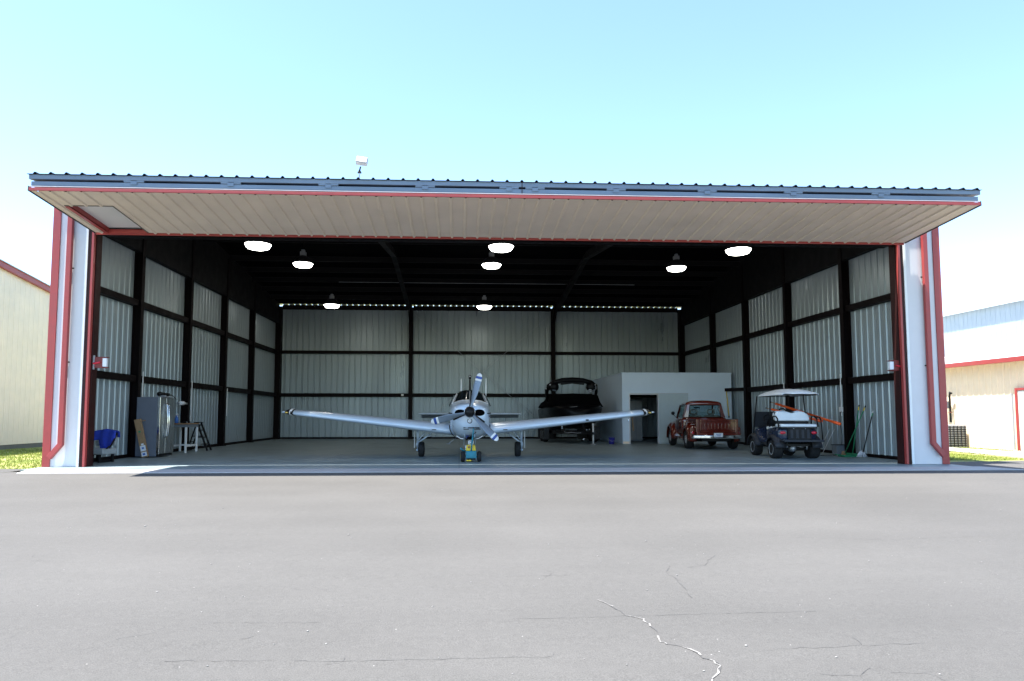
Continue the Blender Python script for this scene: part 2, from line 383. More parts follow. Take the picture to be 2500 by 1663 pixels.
# loose pale pebbles lie on it: uncountable grit
mb=MB(); rnd=random.Random(5)
for i in range(260):
    y=2.8+12*rnd.random()**1.3; x=rnd.uniform(-.95,.95)*y+.06*y; r=rnd.uniform(.003,.009)*(1+.5*(rnd.random()<.1))
    mb.ball((x,y,gz(y)-.012+r*.4),(r,r*rnd.uniform(.6,1),r*.6),6)
o=mb.build('grit',M['crack_fill'],smooth=True); o['kind']='stuff'
# grass blades
def blades(mb,n,xr,yr,h,rnd):
    for i in range(n):
        x=rnd.uniform(*xr); y=rnd.uniform(*yr); a=rnd.uniform(0,6.28); hh=h*rnd.uniform(.4,1.3); wd=.012
        dx,dy=math.cos(a)*wd,math.sin(a)*wd; lx,ly=rnd.uniform(-.5,.5)*hh,rnd.uniform(-.5,.5)*hh
        mb.add([(x-dx,y-dy,-.05),(x+dx,y+dy,-.05),(x+lx,y+ly,-.05+hh)],[(0,1,2)])
M['blade']=mat('grass_blades',(.24,.28,.05),.8,var=.4,scale=3)
mb=MB(); rnd=random.Random(3)
blades(mb,14000,(-16.6,-9.85),(16.6,27),.05,rnd); blades(mb,7000,(13.0,16.4),(18.9,24),.05,rnd); blades(mb,2000,(16.9,18.0),(19.2,24),.05,rnd); blades(mb,2000,(19.0,19.95),(24,30),.05,rnd)
o=mb.build('grass',M['blade']); o['kind']='stuff'
# ------------------------------------------------------------------ hangar
XL,XR,YF,YB=-9.62,12.10,16.75,36.62
def roofz(y): 
    yr=26.65; return 6.82+.112*(y-16.6) if y<yr else 7.04+.09*(36.7-y)
hangar=thing('aircraft_hangar','wide cream and red steel aircraft hangar with its door folded up','hangar',(0,0,0))
def corr(t0,t1,step=.305,rib=.034,rw=.07,top=.028,minor=True,off=0):
    # rib profile as (t, depth) from t0 to t1
    out=[(t0,0)]; k=t0+off+step/2
    while k<t1-rw:
        out+=[(k-rw/2,0),(k-top/2,rib),(k+top/2,rib),(k+rw/2,0)]
        if minor and k+step<t1:
            for q in (1/3,2/3):
                c=k+step*q; out+=[(c-.018,0),(c,.007),(c+.018,0)]
        k+=step
    out.append((t1,0)); return out
# walls (liner sheets seen from inside; ribs stand outwards)
def wall_x(X,s,y0,y1,z0,ztop,m):
    mb=MB(); pr=corr(y0,y1,rib=.029,rw=.085,top=.03)
    mb.grid([[(X+s*d,t,z0) for t,d in pr],[(X+s*d,t,ztop) for t,d in pr]])
    return mb.build('wall',m,hangar,solid=.004)
wall_x(XL,-1,YF+.12,YB,0.0,6.98,M['liner']); wall_x(XR,1,YF+.12,YB,0.0,6.98,M['liner'])
mb=MB(); pr=corr(XL,XR,rib=.029,rw=.085,top=.03)
mb.grid([[(t,YB+d,0.0) for t,d in pr],[(t,YB+d,6.98) for t,d in pr]]); mb.build('wall',M['liner'],hangar,solid=.004)
# base channels
mb=MB(); mb.box(XL,XL+.09,YF+.2,YB,.002,.09); mb.box(XR-.09,XR,YF+.2,YB,.002,.09); mb.box(XL+.1,XR-.1,YB-.09,YB-.004,.002,.09)
mb.build('base_channel',M['steel'],hangar)
def ibeam(mb,x,y,z0,z1,dx,dy,axis):
    # column: flanges perpendicular to axis; dx,dy overall size
    t=.018
    if axis=='x':
        mb.box(x-dx/2,x-dx/2+t,y-dy/2,y+dy/2,z0,z1); mb.box(x+dx/2-t,x+dx/2,y-dy/2,y+dy/2,z0,z1); mb.box(x-dx/2+t,x+dx/2-t,y-.006,y+.006,z0,z1)
    else:
        mb.box(x-dx/2,x+dx/2,y-dy/2,y-dy/2+t,z0,z1); mb.box(x-dx/2,x+dx/2,y+dy/2-t,y+dy/2,z0,z1); mb.box(x-.006,x+.006,y-dy/2+t,y+dy/2-t,z0,z1)
cy_=[20.7,24.45,28.15,31.9]
for s,X in ((1,XL),(-1,XR)):
    for y in cy_:
        mb=MB(); ibeam(mb,X+s*.13,y,.0,roofz(y)-.25,.24,.19,'x'); mb.box(X+s*.13-.16,X+s*.13+.16,y-.14,y+.14,.002,.02)
        mb.build('column',M['steel'],hangar)
    mb=MB(); mb.box(X+s*.02,X+s*.30,YB-.36,YB-.02,0,6.9) if s>0 else mb.box(X-.30,X-.02,YB-.36,YB-.02,0,6.9); mb.build('column',M['steel'],hangar)
for x in (-2.57,4.99):
    mb=MB(); ibeam(mb,x,YB-.2,0,6.9,.20,.34,'y')
    mb.prism([(YB-.4,6.9),(YB-.4,6.1),(YB-1.5,6.85),(YB-1.5,7.05)],x-.09,x+.09,'x'); mb.build('column',M['steel'],hangar)
# girts
ends=[YF+.3]+cy_+[YB-.2]
for X,s in ((XL,1),(XR,-1)):
    for z0,z1 in ((2.19,2.38),(4.42,4.60),):
        mb=MB()
        for a,b in zip(ends[:-1],ends[1:]):
            xs=sorted((X+s*.004,X+s*.19)); 
            if s<0 and z0<3 and a>28: continue
            mb.box(xs[0],xs[1],a+.1,b-.1,z0,z1-.02)
            mb.box(xs[0],xs[1],a+.1,b-.1,z1-.012,z1)
        mb.build('girt',M['steel'],hangar)
for z0,z1 in ((2.19,2.38),(4.46,4.62),(6.80,7.038)):
    mb=MB()
    for a,b in ((XL+.3,-2.68),(-2.46,4.88),(5.10,XR-.3)):
        if z0>6: mb.box(a,b,YB-.10,YB-.006,z0,z1)
        else: mb.box(a,b,YB-.19,YB-.006,z0,z1-.02); mb.box(a,b,YB-.19,YB-.006,z1-.012,z1)
    mb.build('girt',M['steel'],hangar)
# side frame rafters (dark, over the side wall sheets)
for s,X in ((1,XL),(-1,XR)):
    mb=MB(); xs=sorted((X+s*.03,X+s*.22))
    mb.prism([(YF+.2,6.03),(YB-.4,6.03),(YB-.4,roofz(YB-.4)-.06),(26.65,roofz(26.65)-.06),(YF+.2,roofz(YF+.2)-.06)],xs[0],xs[1],'x')
    mb.build('rafter',M['purlin'],hangar)
for x in (-2.57,4.99):
    mb=MB(); y0,y1,yr=YF+.4,YB-.4,26.65
    mb.prism([(y0,roofz(y0)-1.0),(y0+1.6,roofz(y0+1.6)-.62),(yr,roofz(yr)-.55),(y1-1.6,roofz(y1-1.6)-.62),(y1,roofz(y1)-.9),(y1,roofz(y1)-.25),(yr,roofz(yr)-.25),(y0,roofz(y0)-.25)],x-.01,x+.01,'x')
    for dz0,dz1 in ((-.27,-.25),):
        pass
    a=[(y0+1.6,roofz(y0+1.6)-.62),(yr,roofz(yr)-.55),(y1-1.6,roofz(y1-1.6)-.62)]
    for (p,q),(r_,t_) in zip(a[:-1],a[1:]): mb.bar((x,p,q-.012),(x,r_,t_-.012),.2,.02)
    mb.build('rafter',M['purlin'],hangar)
# purlins
y=YF+1.0
while y<YB-2:
    if abs(y-26.65)>.3:
        z=roofz(y)-.03
        mb=MB(); mb.prism([(y-.005,z-.2),(y+.06,z-.2),(y+.06,z-.192),(y+.003,z-.192),(y+.003,z-.008),(y+.003,z),(y-.06,z),(y-.06,z-.008),(y-.005,z-.008)],XL+.2,XR-.2,'x')
        mb.build('purlin',M['purlin'],hangar)
    y+=1.52
# roof sheets: flat pan with raised ribs running down the slope; liner below
def roofsheet(ya,yb):
    pr=corr(XL-.16,XR+.16,rib=.05,rw=.08,top=.03,minor=False); mb=MB()
    mb.grid([[(t,ya,roofz(ya)+d) for t,d in pr],[(t,yb,roofz(yb)+d) for t,d in pr]]); return mb
for ya,yb in ((16.66,26.65),(26.65,36.66)):
    roofsheet(ya,yb).build('roof',M['roof'],hangar,solid=.003)
mb=MB(); mb.box(XL-.1,XR+.1,26.3,27.0,roofz(26.65)+.05,roofz(26.65)+.09); mb.build('ridge_cap',M['roof'],hangar)
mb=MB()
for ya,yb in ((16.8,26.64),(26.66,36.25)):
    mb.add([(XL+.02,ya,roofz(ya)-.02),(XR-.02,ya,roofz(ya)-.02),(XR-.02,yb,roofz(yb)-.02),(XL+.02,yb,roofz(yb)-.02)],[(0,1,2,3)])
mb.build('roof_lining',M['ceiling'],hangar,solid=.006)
# front wall: pilasters, header
def pil(x0,x1,s):
    mb=MB(); pr=[(x0,0),(x1,0)]
    mb.box(x0,x1,YF,YF+.14,0.006,6.78); mb.build('front_wall',M['white_panel'],hangar)
    xo,xi=(x0,x1) if s<0 else (x1,x0)
    # outer corner trim
    mb=MB(); a=sorted((xo-s*.16,xo+s*.02)); mb.box(a[0],a[1],YF-.03,YF-.004,.006,6.78); b=sorted((xo+s*.002,xo+s*.022)); mb.box(b[0],b[1],YF-.002,YF+.2,.006,6.78); mb.build('corner_trim',M['red'],hangar,bevel=.005)
    # inner edge trim
    mb=MB(); a=sorted((xi+s*.002,xi+s*.06)); mb.box(a[0],a[1],YF-.035,YF-.004,.006,6.2); mb.build('edge_trim',M['white'],hangar)
    # door guide channel
    mb=MB(); a=sorted((xi-s*.002,xi-s*.07)); mb.box(a[0],a[1],YF-.02,YF+.06,.006,6.0); mb.build('door_track',M['jamb'],hangar,bevel=.004)
    mb=MB(); a=sorted((xi-s*.085,xi-s*.14)); mb.box(a[0],a[1],YF-.04,YF+.05,.006,6.0); mb.build('door_guide',M['red'],hangar,bevel=.004)
    mb=MB(); a=sorted((xi-s*.072,xi-s*.16)); mb.box(a[0],a[1],YF+.07,YF+.31,.006,6.78); mb.build('jamb_column',M['jamb'],hangar,bevel=.006)
    # downspout
    xd=xo-s*.42; mb=MB(); z0=.5
    mb.box(xd-.06,xd+.06,YF-.12,YF-.03,z0,6.62)
    e=xd+s*.24; mb.bar((xd,YF-.076,z0+.03),(e,YF-.10,.22),.118,.092,up=(0,-1,0)); mb.build('downspout',M['red'],hangar,bevel=.012)
    for z in (2.45,4.7):
        mb=MB(); mb.box(xd-.085,xd+.085,YF-.034,YF-.01,z,z+.03); mb.build('strap',M['black'],hangar)
pil(-9.72,-8.90,-1); pil(11.24,12.19,1)
mb=MB(); mb.box(-8.9,11.24,YF,YF+.14,5.75,6.78); mb.build('header',M['white_panel'],hangar)
mb=MB(); mb.box(-8.6,11.0,YF+.15,YF+.40,5.55,5.9); mb.box(-8.6,11.0,YF+.2,YF+.36,6.4,6.7); mb.build('header_beam',M['steel'],hangar)
mb=MB(); mb.box(-9.8,12.27,YF-.11,YF-.02,6.62,6.75); mb.build('gutter',M['red'],hangar,bevel=.01)
# wind bracing on the back wall
mb=MB(); mb.tube([(-2.4,YB-.22,6.6),(4.85,YB-.22,.4)],.012,6); mb.tube([(4.85,YB-.24,6.6),(-2.4,YB-.24,.4)],.012,6); mb.build('brace_cable',M['galv'],hangar)
# conduits and small boxes on columns
for X,s_ in ((XL+.27,1),(XR-.27,-1)):
    for y,z0,z1 in ((20.85,.9,2.5),(24.6,1.0,2.4),(28.3,1.2,2.3)):
        if s_<0 and y>28: continue
        mb=MB(); mb.tube([(X,y,z0+.3*(s_<0)),(X,y,z1)],.016,6); mb.build('conduit',M['white'],hangar)
    mb=MB(); mb.box(X-.05,X+.05,20.79,20.91,1.33,1.48); mb.build('socket_box',M['white'],hangar)
mb=MB(); mb.box(-3.05,-2.93,YB-.215,YB-.195,2.24,2.34); mb.build('socket_box',M['white'],hangar)

# ------------------------------------------------------------------ bifold door (folded up), a part of the hangar
door=bpy.data.objects.new('bifold_door',None); COL.objects.link(door); door.parent=hangar
DX0,DX1=-8.60,11.10
PI_,PO_=(16.45,5.52),(13.92,5.70)
def pz(y): return PI_[1]+(PO_[1]-PI_[1])*(PI_[0]-y)/(PI_[0]-PO_[0])
def under(x0,x1,ya,yb,mb):
    pr=[(t,d) for t,d in corr(x0,x1,rib=.03,rw=.07,top=.03,minor=False,off=0)]
    mb.grid([[(t,ya,pz(ya)-d) for t,d in pr],[(t,yb,pz(yb)-d) for t,d in pr]])
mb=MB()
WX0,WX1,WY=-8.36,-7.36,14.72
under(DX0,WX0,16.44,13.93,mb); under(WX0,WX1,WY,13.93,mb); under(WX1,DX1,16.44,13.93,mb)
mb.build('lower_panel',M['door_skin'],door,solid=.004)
# personnel door let into the panel
mb=MB(); T=.10
mb.add([(WX0+.1,16.35,pz(16.35)+T),(WX1-.02,16.35,pz(16.35)+T),(WX1-.02,WY+.03,pz(WY)+T),(WX0+.1,WY+.03,pz(WY)+T)],[(0,1,2,3)]); mb.build('walk_door',M['white_panel'],door,solid=.01)
mb=MB()
for x in (WX0,WX0+.09): mb.bar((x,16.40,pz(16.4)+T/2),(x,WY,pz(WY)+T/2),.012,T)
mb.add([(WX0,16.4,pz(16.4)-.03),(WX0+.09,16.4,pz(16.4)-.03),(WX0+.09,WY,pz(WY)-.03),(WX0,WY,pz(WY)-.03)],[(0,1,2,3)])
mb.bar((WX0,16.42,pz(16.42)+.02),(WX1,16.42,pz(16.42)+.02),.05,.09); mb.build('walk_door_frame',M['red'],door)
mb=MB(); mb.bar((WX1,16.40,pz(16.4)+T/2-.02),(WX1,WY,pz(WY)+T/2-.02),.014,T); mb.bar((WX0,WY,pz(WY)+T/2-.02),(WX1,WY,pz(WY)+T/2-.02),.014,T)
mb.build('walk_door_jamb',M['dark_found'],door)
# core of the lower leaf
mb=MB(); mb.prism([(16.43,5.66),(13.95,5.84),(13.95,pz(13.95)+.115),(16.43,pz(16.43)+.115)],DX0+.01,DX1-.01,'x'); mb.build('lower_frame',M['black'],door)
# red edge trims
mb=MB(); mb.bar((DX0,13.905,pz(13.9)+.012),(DX1,13.905,pz(13.9)+.016),.03,.062); mb.build('edge_trim',M['red'],door,bevel=.004)
mb=MB(); mb.bar((DX0,13.912,pz(13.9)+.072),(DX1,13.912,pz(13.9)+.072),.02,.016); mb.build('drip_trim',M['white_panel'],door)
mb=MB(); mb.bar((DX0,16.475,pz(16.45)-.010),(DX1,16.475,pz(16.45)-.010),.04,.075); mb.build('bottom_trim',M['red'],door,bevel=.004)
for x in (DX0-.012,DX1+.012):
    mb=MB(); mb.bar((x,16.45,pz(16.45)+.03),(x,13.9,pz(13.9)+.03),.02,.10); mb.build('side_trim',M['black'],door)
# fold tubes with hinges
mb=MB(); mb.box(DX0+.02,DX1-.02,13.93,14.03,5.795,5.885); mb.build('lower_tube',M['blue_steel'],door,bevel=.008)
mb=MB(); mb.box(DX0-.02,DX1+.02,13.91,14.01,5.925,6.02); mb.build('upper_tube',M['blue_steel'],door,bevel=.008)
for x in (1.28-7.85,1.28-5.93,1.28-3.97,1.28-2.0,1.28-.27,1.28+.27,1.28+1.97,1.28+3.9,1.28+5.75,1.28+7.65):
    mb=MB(); mb.box(x-.20,x-.06,13.915,13.95,5.895,5.926); mb.box(x+.06,x+.20,13.915,13.95,5.895,5.926); mb.box(x-.06,x+.06,13.91,13.95,5.84,5.915)
    mb.tube([(x-.2,13.935,5.897),(x+.2,13.935,5.897)],.012,8); mb.build('hinge',M['blue_steel'],door)
mb=MB(); mb.box(1.27,1.285,13.904,13.91,5.78,6.03); mb.build('frame_seam',M['jamb'],door)
# upper leaf: nearly level, ribbed skin on top
pr=corr(DX0-.04,DX1+.04,rib=.038,rw=.075,top=.025,minor=False); mb=MB()
mb.grid([[(t,13.88,6.02+d) for t,d in pr],[(t,16.62,6.19+d) for t,d in pr]]); mb.build('upper_panel',M['black'],door,solid=.008)
mb=MB(); mb.prism([(14.02,5.93),(16.6,6.1),(16.6,6.185),(14.02,6.018)],DX0,DX1,'x'); mb.build('upper_frame',M['black'],door)
M['latch']=mat('dull_red_paint',(.16,.014,.012),.5,var=.15,scale=14)
# ------------------------------------------------------------------ red cable latches on the jambs
def latch(x,s,label):
    t=thing('door_latch',label,'door latch',(x,YF+.12,2.47),0,'red door latches on the jambs')
    mb=MB(); mb.box(-.05,.05,-.02,.02,-.17,.17); mb.build('mounting_plate',M['galv'],t,bevel=.004)
    q=lambda a,b:sorted((s*a,s*b))
    mb=MB(); a=q(.06,.24); mb.box(a[0],a[1],-.04,.08,-.13,.13); a=q(.24,.36); mb.box(a[0],a[1],-.04,.08,.11,.13); mb.box(a[0],a[1],-.04,.08,-.13,-.11); mb.bar((s*.02,-.05,-.03),(s*.18,-.05,.01),.03,.04); mb.build('latch_body',M['latch'],t,bevel=.008)
    mb=MB(); a=q(.242,.34); mb.box(a[0],a[1],-.035,.03,-.10,.10); mb.build('label_plate',M['paper'],t)
    mb=MB(); mb.tube([(s*.05,-.06,-.03),(s*.2,-.06,.0)],.022,8); mb.build('hook',M['tail_red'],t)
latch(-8.755,1,'red steel latch box with white label on the left door jamb'); latch(11.19,-1,'red steel latch box with white label on the right door jamb')
# ------------------------------------------------------------------ high-bay lamps
def lamp(loc,label):
    t=thing('high_bay_lamp',label,'lamp',loc,0,'glowing high bay lamps under the hangar roof')
    mb=MB(); mb.lathe([(0,-.11),(.24,-.108),(.29,-.09),(.35,.0),(.35,.015),(0,.016)],n=28); mb.build('lens',M['lens'],t,smooth=True)
    mb=MB(); mb.lathe([(.36,.0),(.36,.02),(.31,.12),(.24,.22),(.13,.29),(.10,.30),(0,.30)],n=28); mb.build('lamp_shade',M['lamp_shade'],t,smooth=True)
    mb=MB(); mb.box(-.10,.10,-.10,.10,.30,.44); mb.box(-.06,.06,-.06,.06,.44,.52); mb.build('ballast_box',M['ballast'],t,bevel=.01)
    h=roofz(loc[1])-.2-loc[2]; mb=MB(); mb.tube([(0,0,.52),(0,0,max(.6,h))],.015,6); mb.build('hanging_rod',M['steel'],t)
    return t
for loc,l in (((-5.56,19,5.90),'glowing lamp close behind the open door at the walk door end'),((1.15,19,5.93),'glowing lamp close behind the door edge above the plane propeller'),((7.93,19,5.92),'glowing lamp close behind the door edge above the golf cart'),
    ((-5.69,25,6.70),'glowing lamp on a grey ballast box, middle row above the left wing'),((1.16,25,6.74),'glowing lamp on a grey ballast box, middle row above the cockpit'),((8.06,25,6.71),'glowing lamp on a grey ballast box, middle row above the maroon pickup'),
    ((-5.83,31.5,6.23),'small far lamp before the back wall above the left wing tip'),((1.13,31.5,6.23),'small far lamp before the back wall above the plane tail')): lamp(loc,l)
# lighting conduit along the roof
for y in (19.2,31.3):
    mb=MB(); mb.tube([(-5.5,y,roofz(y)-.26),(8.1,y,roofz(y)-.26)],.012,6); mb.build('conduit',M['ballast'],hangar)
# ------------------------------------------------------------------ floodlight on the roof
t=thing('roof_floodlight','square white floodlight on a thin pole above the roof edge','floodlight',(-2.52,17.0,7.06))
mb=MB(); mb.tube([(0,0,0),(0,0,.22)],.02,10); mb.build('pole',M['galv'],t)
mb=MB(); mb.lathe([(.05,.2),(.05,.22),(.02,.27),(0,.27)]); mb.tube([(0,0,.26),(.03,-.02,.36)],.018,8); mb.build('swivel',M['black'],t)
MM=Matrix.Translation((.06,-.02,.50))@Matrix.Rotation(R(8),4,'Y')@Matrix.Rotation(R(-20),4,'X')
mb=MB(); mb.box(-.14,.14,-.07,.07,-.09,.09,MM); mb.build('housing',M['ballast'],t,bevel=.012)
mb=MB(); mb.box(-.125,.125,-.078,-.0705,-.075,.075,MM); mb.build('lens',M['paper'],t)
# ------------------------------------------------------------------ aircraft
plane=thing('propeller_plane','silver single propeller plane parked nose out in the hangar','airplane',(.31,20.5,0),R(-.9))
def loft(secs,mirror=True):
    rows=[]
    for y,h in secs:
        r=[(x,y,z) for x,z in h]+[(-x,y,z) for x,z in reversed(h[1:-1])]
        rows.append(r)
    return rows
FS=[(-2.66,[(0,.97),(.15,.99),(.27,1.1),(.31,1.27),(.27,1.39),(.15,1.45),(0,1.46)]),
(-2.58,[(0,.84),(.22,.87),(.41,1.06),(.45,1.28),(.37,1.43),(.2,1.50),(0,1.515)]),
(-2.3,[(0,.66),(.28,.70),(.50,.93),(.535,1.25),(.46,1.44),(.25,1.535),(0,1.555)]),
(-1.8,[(0,.585),(.33,.62),(.53,.87),(.56,1.25),(.50,1.46),(.28,1.56),(0,1.58)]),
(-1.1,[(0,.57),(.36,.59),(.55,.85),(.58,1.25),(.53,1.48),(.32,1.60),(0,1.63)]),
(-.85,[(0,.57),(.36,.59),(.56,.85),(.585,1.28),(.54,1.52),(.36,1.66),(0,1.70)]),
(-.1,[(0,.57),(.36,.59),(.57,.85),(.60,1.33),(.53,1.62),(.38,1.90),(0,1.97)]),
(.6,[(0,.57),(.36,.6),(.57,.85),(.60,1.33),(.54,1.64),(.40,1.93),(0,2.0)]),
(1.6,[(0,.58),(.34,.61),(.54,.85),(.57,1.3),(.52,1.6),(.38,1.88),(0,1.96)]),
(2.6,[(0,.68),(.25,.72),(.42,.9),(.45,1.25),(.40,1.5),(.27,1.74),(0,1.80)]),
(4.2,[(0,.88),(.15,.9),(.25,1.0),(.27,1.25),(.24,1.4),(.15,1.52),(0,1.55)]),
(5.3,[(0,1.02),(.06,1.03),(.1,1.1),(.11,1.25),(.1,1.33),(.06,1.4),(0,1.42)])]
mb=MB(); mb.grid(loft(FS),closed=True,capA=True,capB=True); fus=mb.build('fuselage',M['silver'],plane,subsurf=2)
# windscreen: two panes standing just proud of the skin, split by a centre post
def quadsheet(mb,b,t,n=6,off=(0,-.012,.012)):
    # b and t are polylines with equal numbers of points; interpolate between them
    rows=[]
    for i in range(n+1):
        k=i/n; rows.append([tuple(Vector(p).lerp(Vector(q),k)+Vector(off)) for p,q in zip(b,t)])
    mb.grid(rows)
for s in (-1,1):
    mb=MB()
    b=[(s*.015,-.99,1.625),(s*.16,-.98,1.62),(s*.31,-.95,1.595),(s*.42,-.88,1.56),(s*.50,-.72,1.52)]
    tt=[(s*.015,-.24,1.93),(s*.12,-.23,1.925),(s*.23,-.21,1.905),(s*.31,-.18,1.875),(s*.375,-.12,1.83)]
    quadsheet(mb,b,tt,6,(0,-.02,.025)); mb.build('windscreen',M['glass_dark'],plane,smooth=True,solid=.008)
    # seat top glimpsed as pale sill behind the glass: coaming
    mb=MB(); 
    b2=[tuple(Vector(p).lerp(Vector(q),-.07)+Vector((0,-.022,.03))) for p,q in zip(b,tt)]; t2=[tuple(Vector(p).lerp(Vector(q),.0)+Vector((0,-.022,.03))) for p,q in zip(b,tt)]
    quadsheet(mb,b2,t2,1,(0,0,0)); mb.build('windscreen_frame',M['white'],plane,smooth=True,solid=.01)
    mb=MB(); e=[Vector(b[-1]).lerp(Vector(tt[-1]),k/5)+Vector((s*.012,-.02,.02)) for k in range(6)]; mb.tube(e,.014,6); mb.build('windscreen_frame',M['white'],plane,smooth=True)
    # side windows
    mb=MB(); quadsheet(mb,[(s*.595,-.45,1.50),(s*.60,.3,1.47),(s*.595,1.2,1.47)],[(s*.46,-.15,1.80),(s*.47,.3,1.83),(s*.46,1.2,1.79)],3,(s*.008,0,.0)); mb.build('side_window',M['glass_dark'],plane,smooth=True,solid=.006)
    # air intake beside the spinner: solid bulge, the opening's shade painted black
    mb=MB(); mb.ball((s*.225,-2.60,1.28),(.165,.085,.098),20); mb.build('intake_shade',M['canvas_shade'],plane,smooth=True)
    # intake lip
    mb=MB(); ring=[(s*.225+.172*math.cos(a),-2.64+.055*abs(math.cos(a)),1.28+.105*math.sin(a)) for a in [2*math.pi*k/20 for k in range(21)]]
    mb.tube(ring,.010,6,False); mb.build('intake_lip',M['silver'],plane,smooth=True)
    # cheat lines
    mb=MB(); mb.tube([(s*.445,-2.47,1.265),(s*.495,-2.35,1.265),(s*.535,-2.15,1.265),(s*.562,-1.7,1.265),(s*.585,-1.0,1.27),(s*.602,0,1.30),(s*.592,1.2,1.30)],.016,6); mb.build('cowl_stripe',M['black'],plane,smooth=True)
    mb=MB(); mb.tube([(s*.505,-2.3,1.19),(s*.545,-1.9,1.19),(s*.572,-1.2,1.19)],.012,6); mb.build('cowl_stripe',M['redpaint'],plane,smooth=True)
    # wing fillet gap
    mb=MB(); mb.tube([(s*.565,-1.12,.95),(s*.56,-1.17,.84),(s*.50,-1.17,.70),(s*.40,-1.1,.60)],.014,6); mb.build('wing_root_seal',M['black'],plane,smooth=True)
# engine parts seen in the nose
mb=MB(); mb.lathe([(.066,-2.652),(.066,-2.60)],(0,0,1.07),'y',20); mb.build('lamp_ring',M['black'],plane)
mb=MB(); mb.lathe([(.0,-2.668),(.035,-2.665),(.05,-2.653),(.05,-2.62)],(0,0,1.07),'y',20); mb.build('landing_light',M['paper'],plane,smooth=True)
mb=MB()
mb.box(-.16,.0,-2.592,-2.50,.885,.912); mb.box(.02,.15,-2.592,-2.50,.885,.912); mb.box(-.16,-.02,-2.57,-2.48,.845,.862); mb.box(.03,.28,-2.545,-2.46,.845,.868); mb.build('cooling_slot',M['black'],plane)
# propeller
HUB=Vector((0,-2.86,1.30))
prop=bpy.data.objects.new('propeller',None); COL.objects.link(prop); prop.parent=plane; prop.location=HUB
mb=MB(); mb.lathe([(.0,-.17),(.045,-.165),(.09,-.13),(.125,-.06),(.135,.0),(.135,.16),(0,.16)],(0,0,0),'y',28); mb.build('spinner',M['black'],prop,smooth=True)
mb=MB(); mb.lathe([(.136,.01),(.145,.02),(.145,.06),(.136,.07)],(0,0,0),'y',28); mb.build('spinner_ring',M['chrome'],prop,smooth=True)
def blade_row(r):
    pts=[(.12,.035,.035,62),(.2,.04,.03,58),(.3,.058,.022,50),(.45,.076,.016,42),(.65,.084,.012,36),(.8,.078,.010,32),(.93,.066,.008,30),(.99,.048,.006,29),(1.02,.016,.004,29)]
    for a,b in zip(pts[:-1],pts[1:]):
        if a[0]<=r<=b[0]:
            k=(r-a[0])/(b[0]-a[0]); c,t,tw=[a[i]+(b[i]-a[i])*k for i in (1,2,3)]; break
    tw=R(tw); out=[]
    for k in range(10):
        q=2*math.pi*k/10; u=c*math.cos(q)*1.32; v=t*math.sin(q)
        out.append((u*math.cos(tw)-v*math.sin(tw), -(u*math.sin(tw)+v*math.cos(tw)), r))
    return out
def seg(r0,r1,n,Mx,mb,sc=1.0):
    rows=[]
    for i in range(n+1):
        r=r0+(r1-r0)*i/n; rows.append([tuple(Mx@Vector((x*sc,y*sc,z))) for x,y,z in blade_row(r)])
    mb.grid(rows,closed=True,capA=True,capB=True)
for ang in (15,135,255):
    Mx=Matrix.Rotation(R(ang),3,'Y')
    mb=MB(); seg(.12,1.02,24,Mx,mb); bl=mb.build('blade',M['grey_blade'],prop,smooth=True)
    mb=MB(); seg(.94,1.02,5,Mx,mb,1.02); seg(.82,.875,3,Mx,mb,1.04); mb.build('tip_band',M['white'],bl,smooth=True)
    mb=MB(); seg(.878,.936,3,Mx,mb,1.035); mb.build('tip_band',M['blue_band'],bl,smooth=True)
    mb=MB(); p=[]
    for r in (.14,.25,.36,.46):
        row=blade_row(r); q=row[5]; p.append(tuple(Mx@Vector(q)))
    mb.tube(p,[.03,.034,.034,.03],8); mb.build('boot',M['black'],bl,smooth=True)
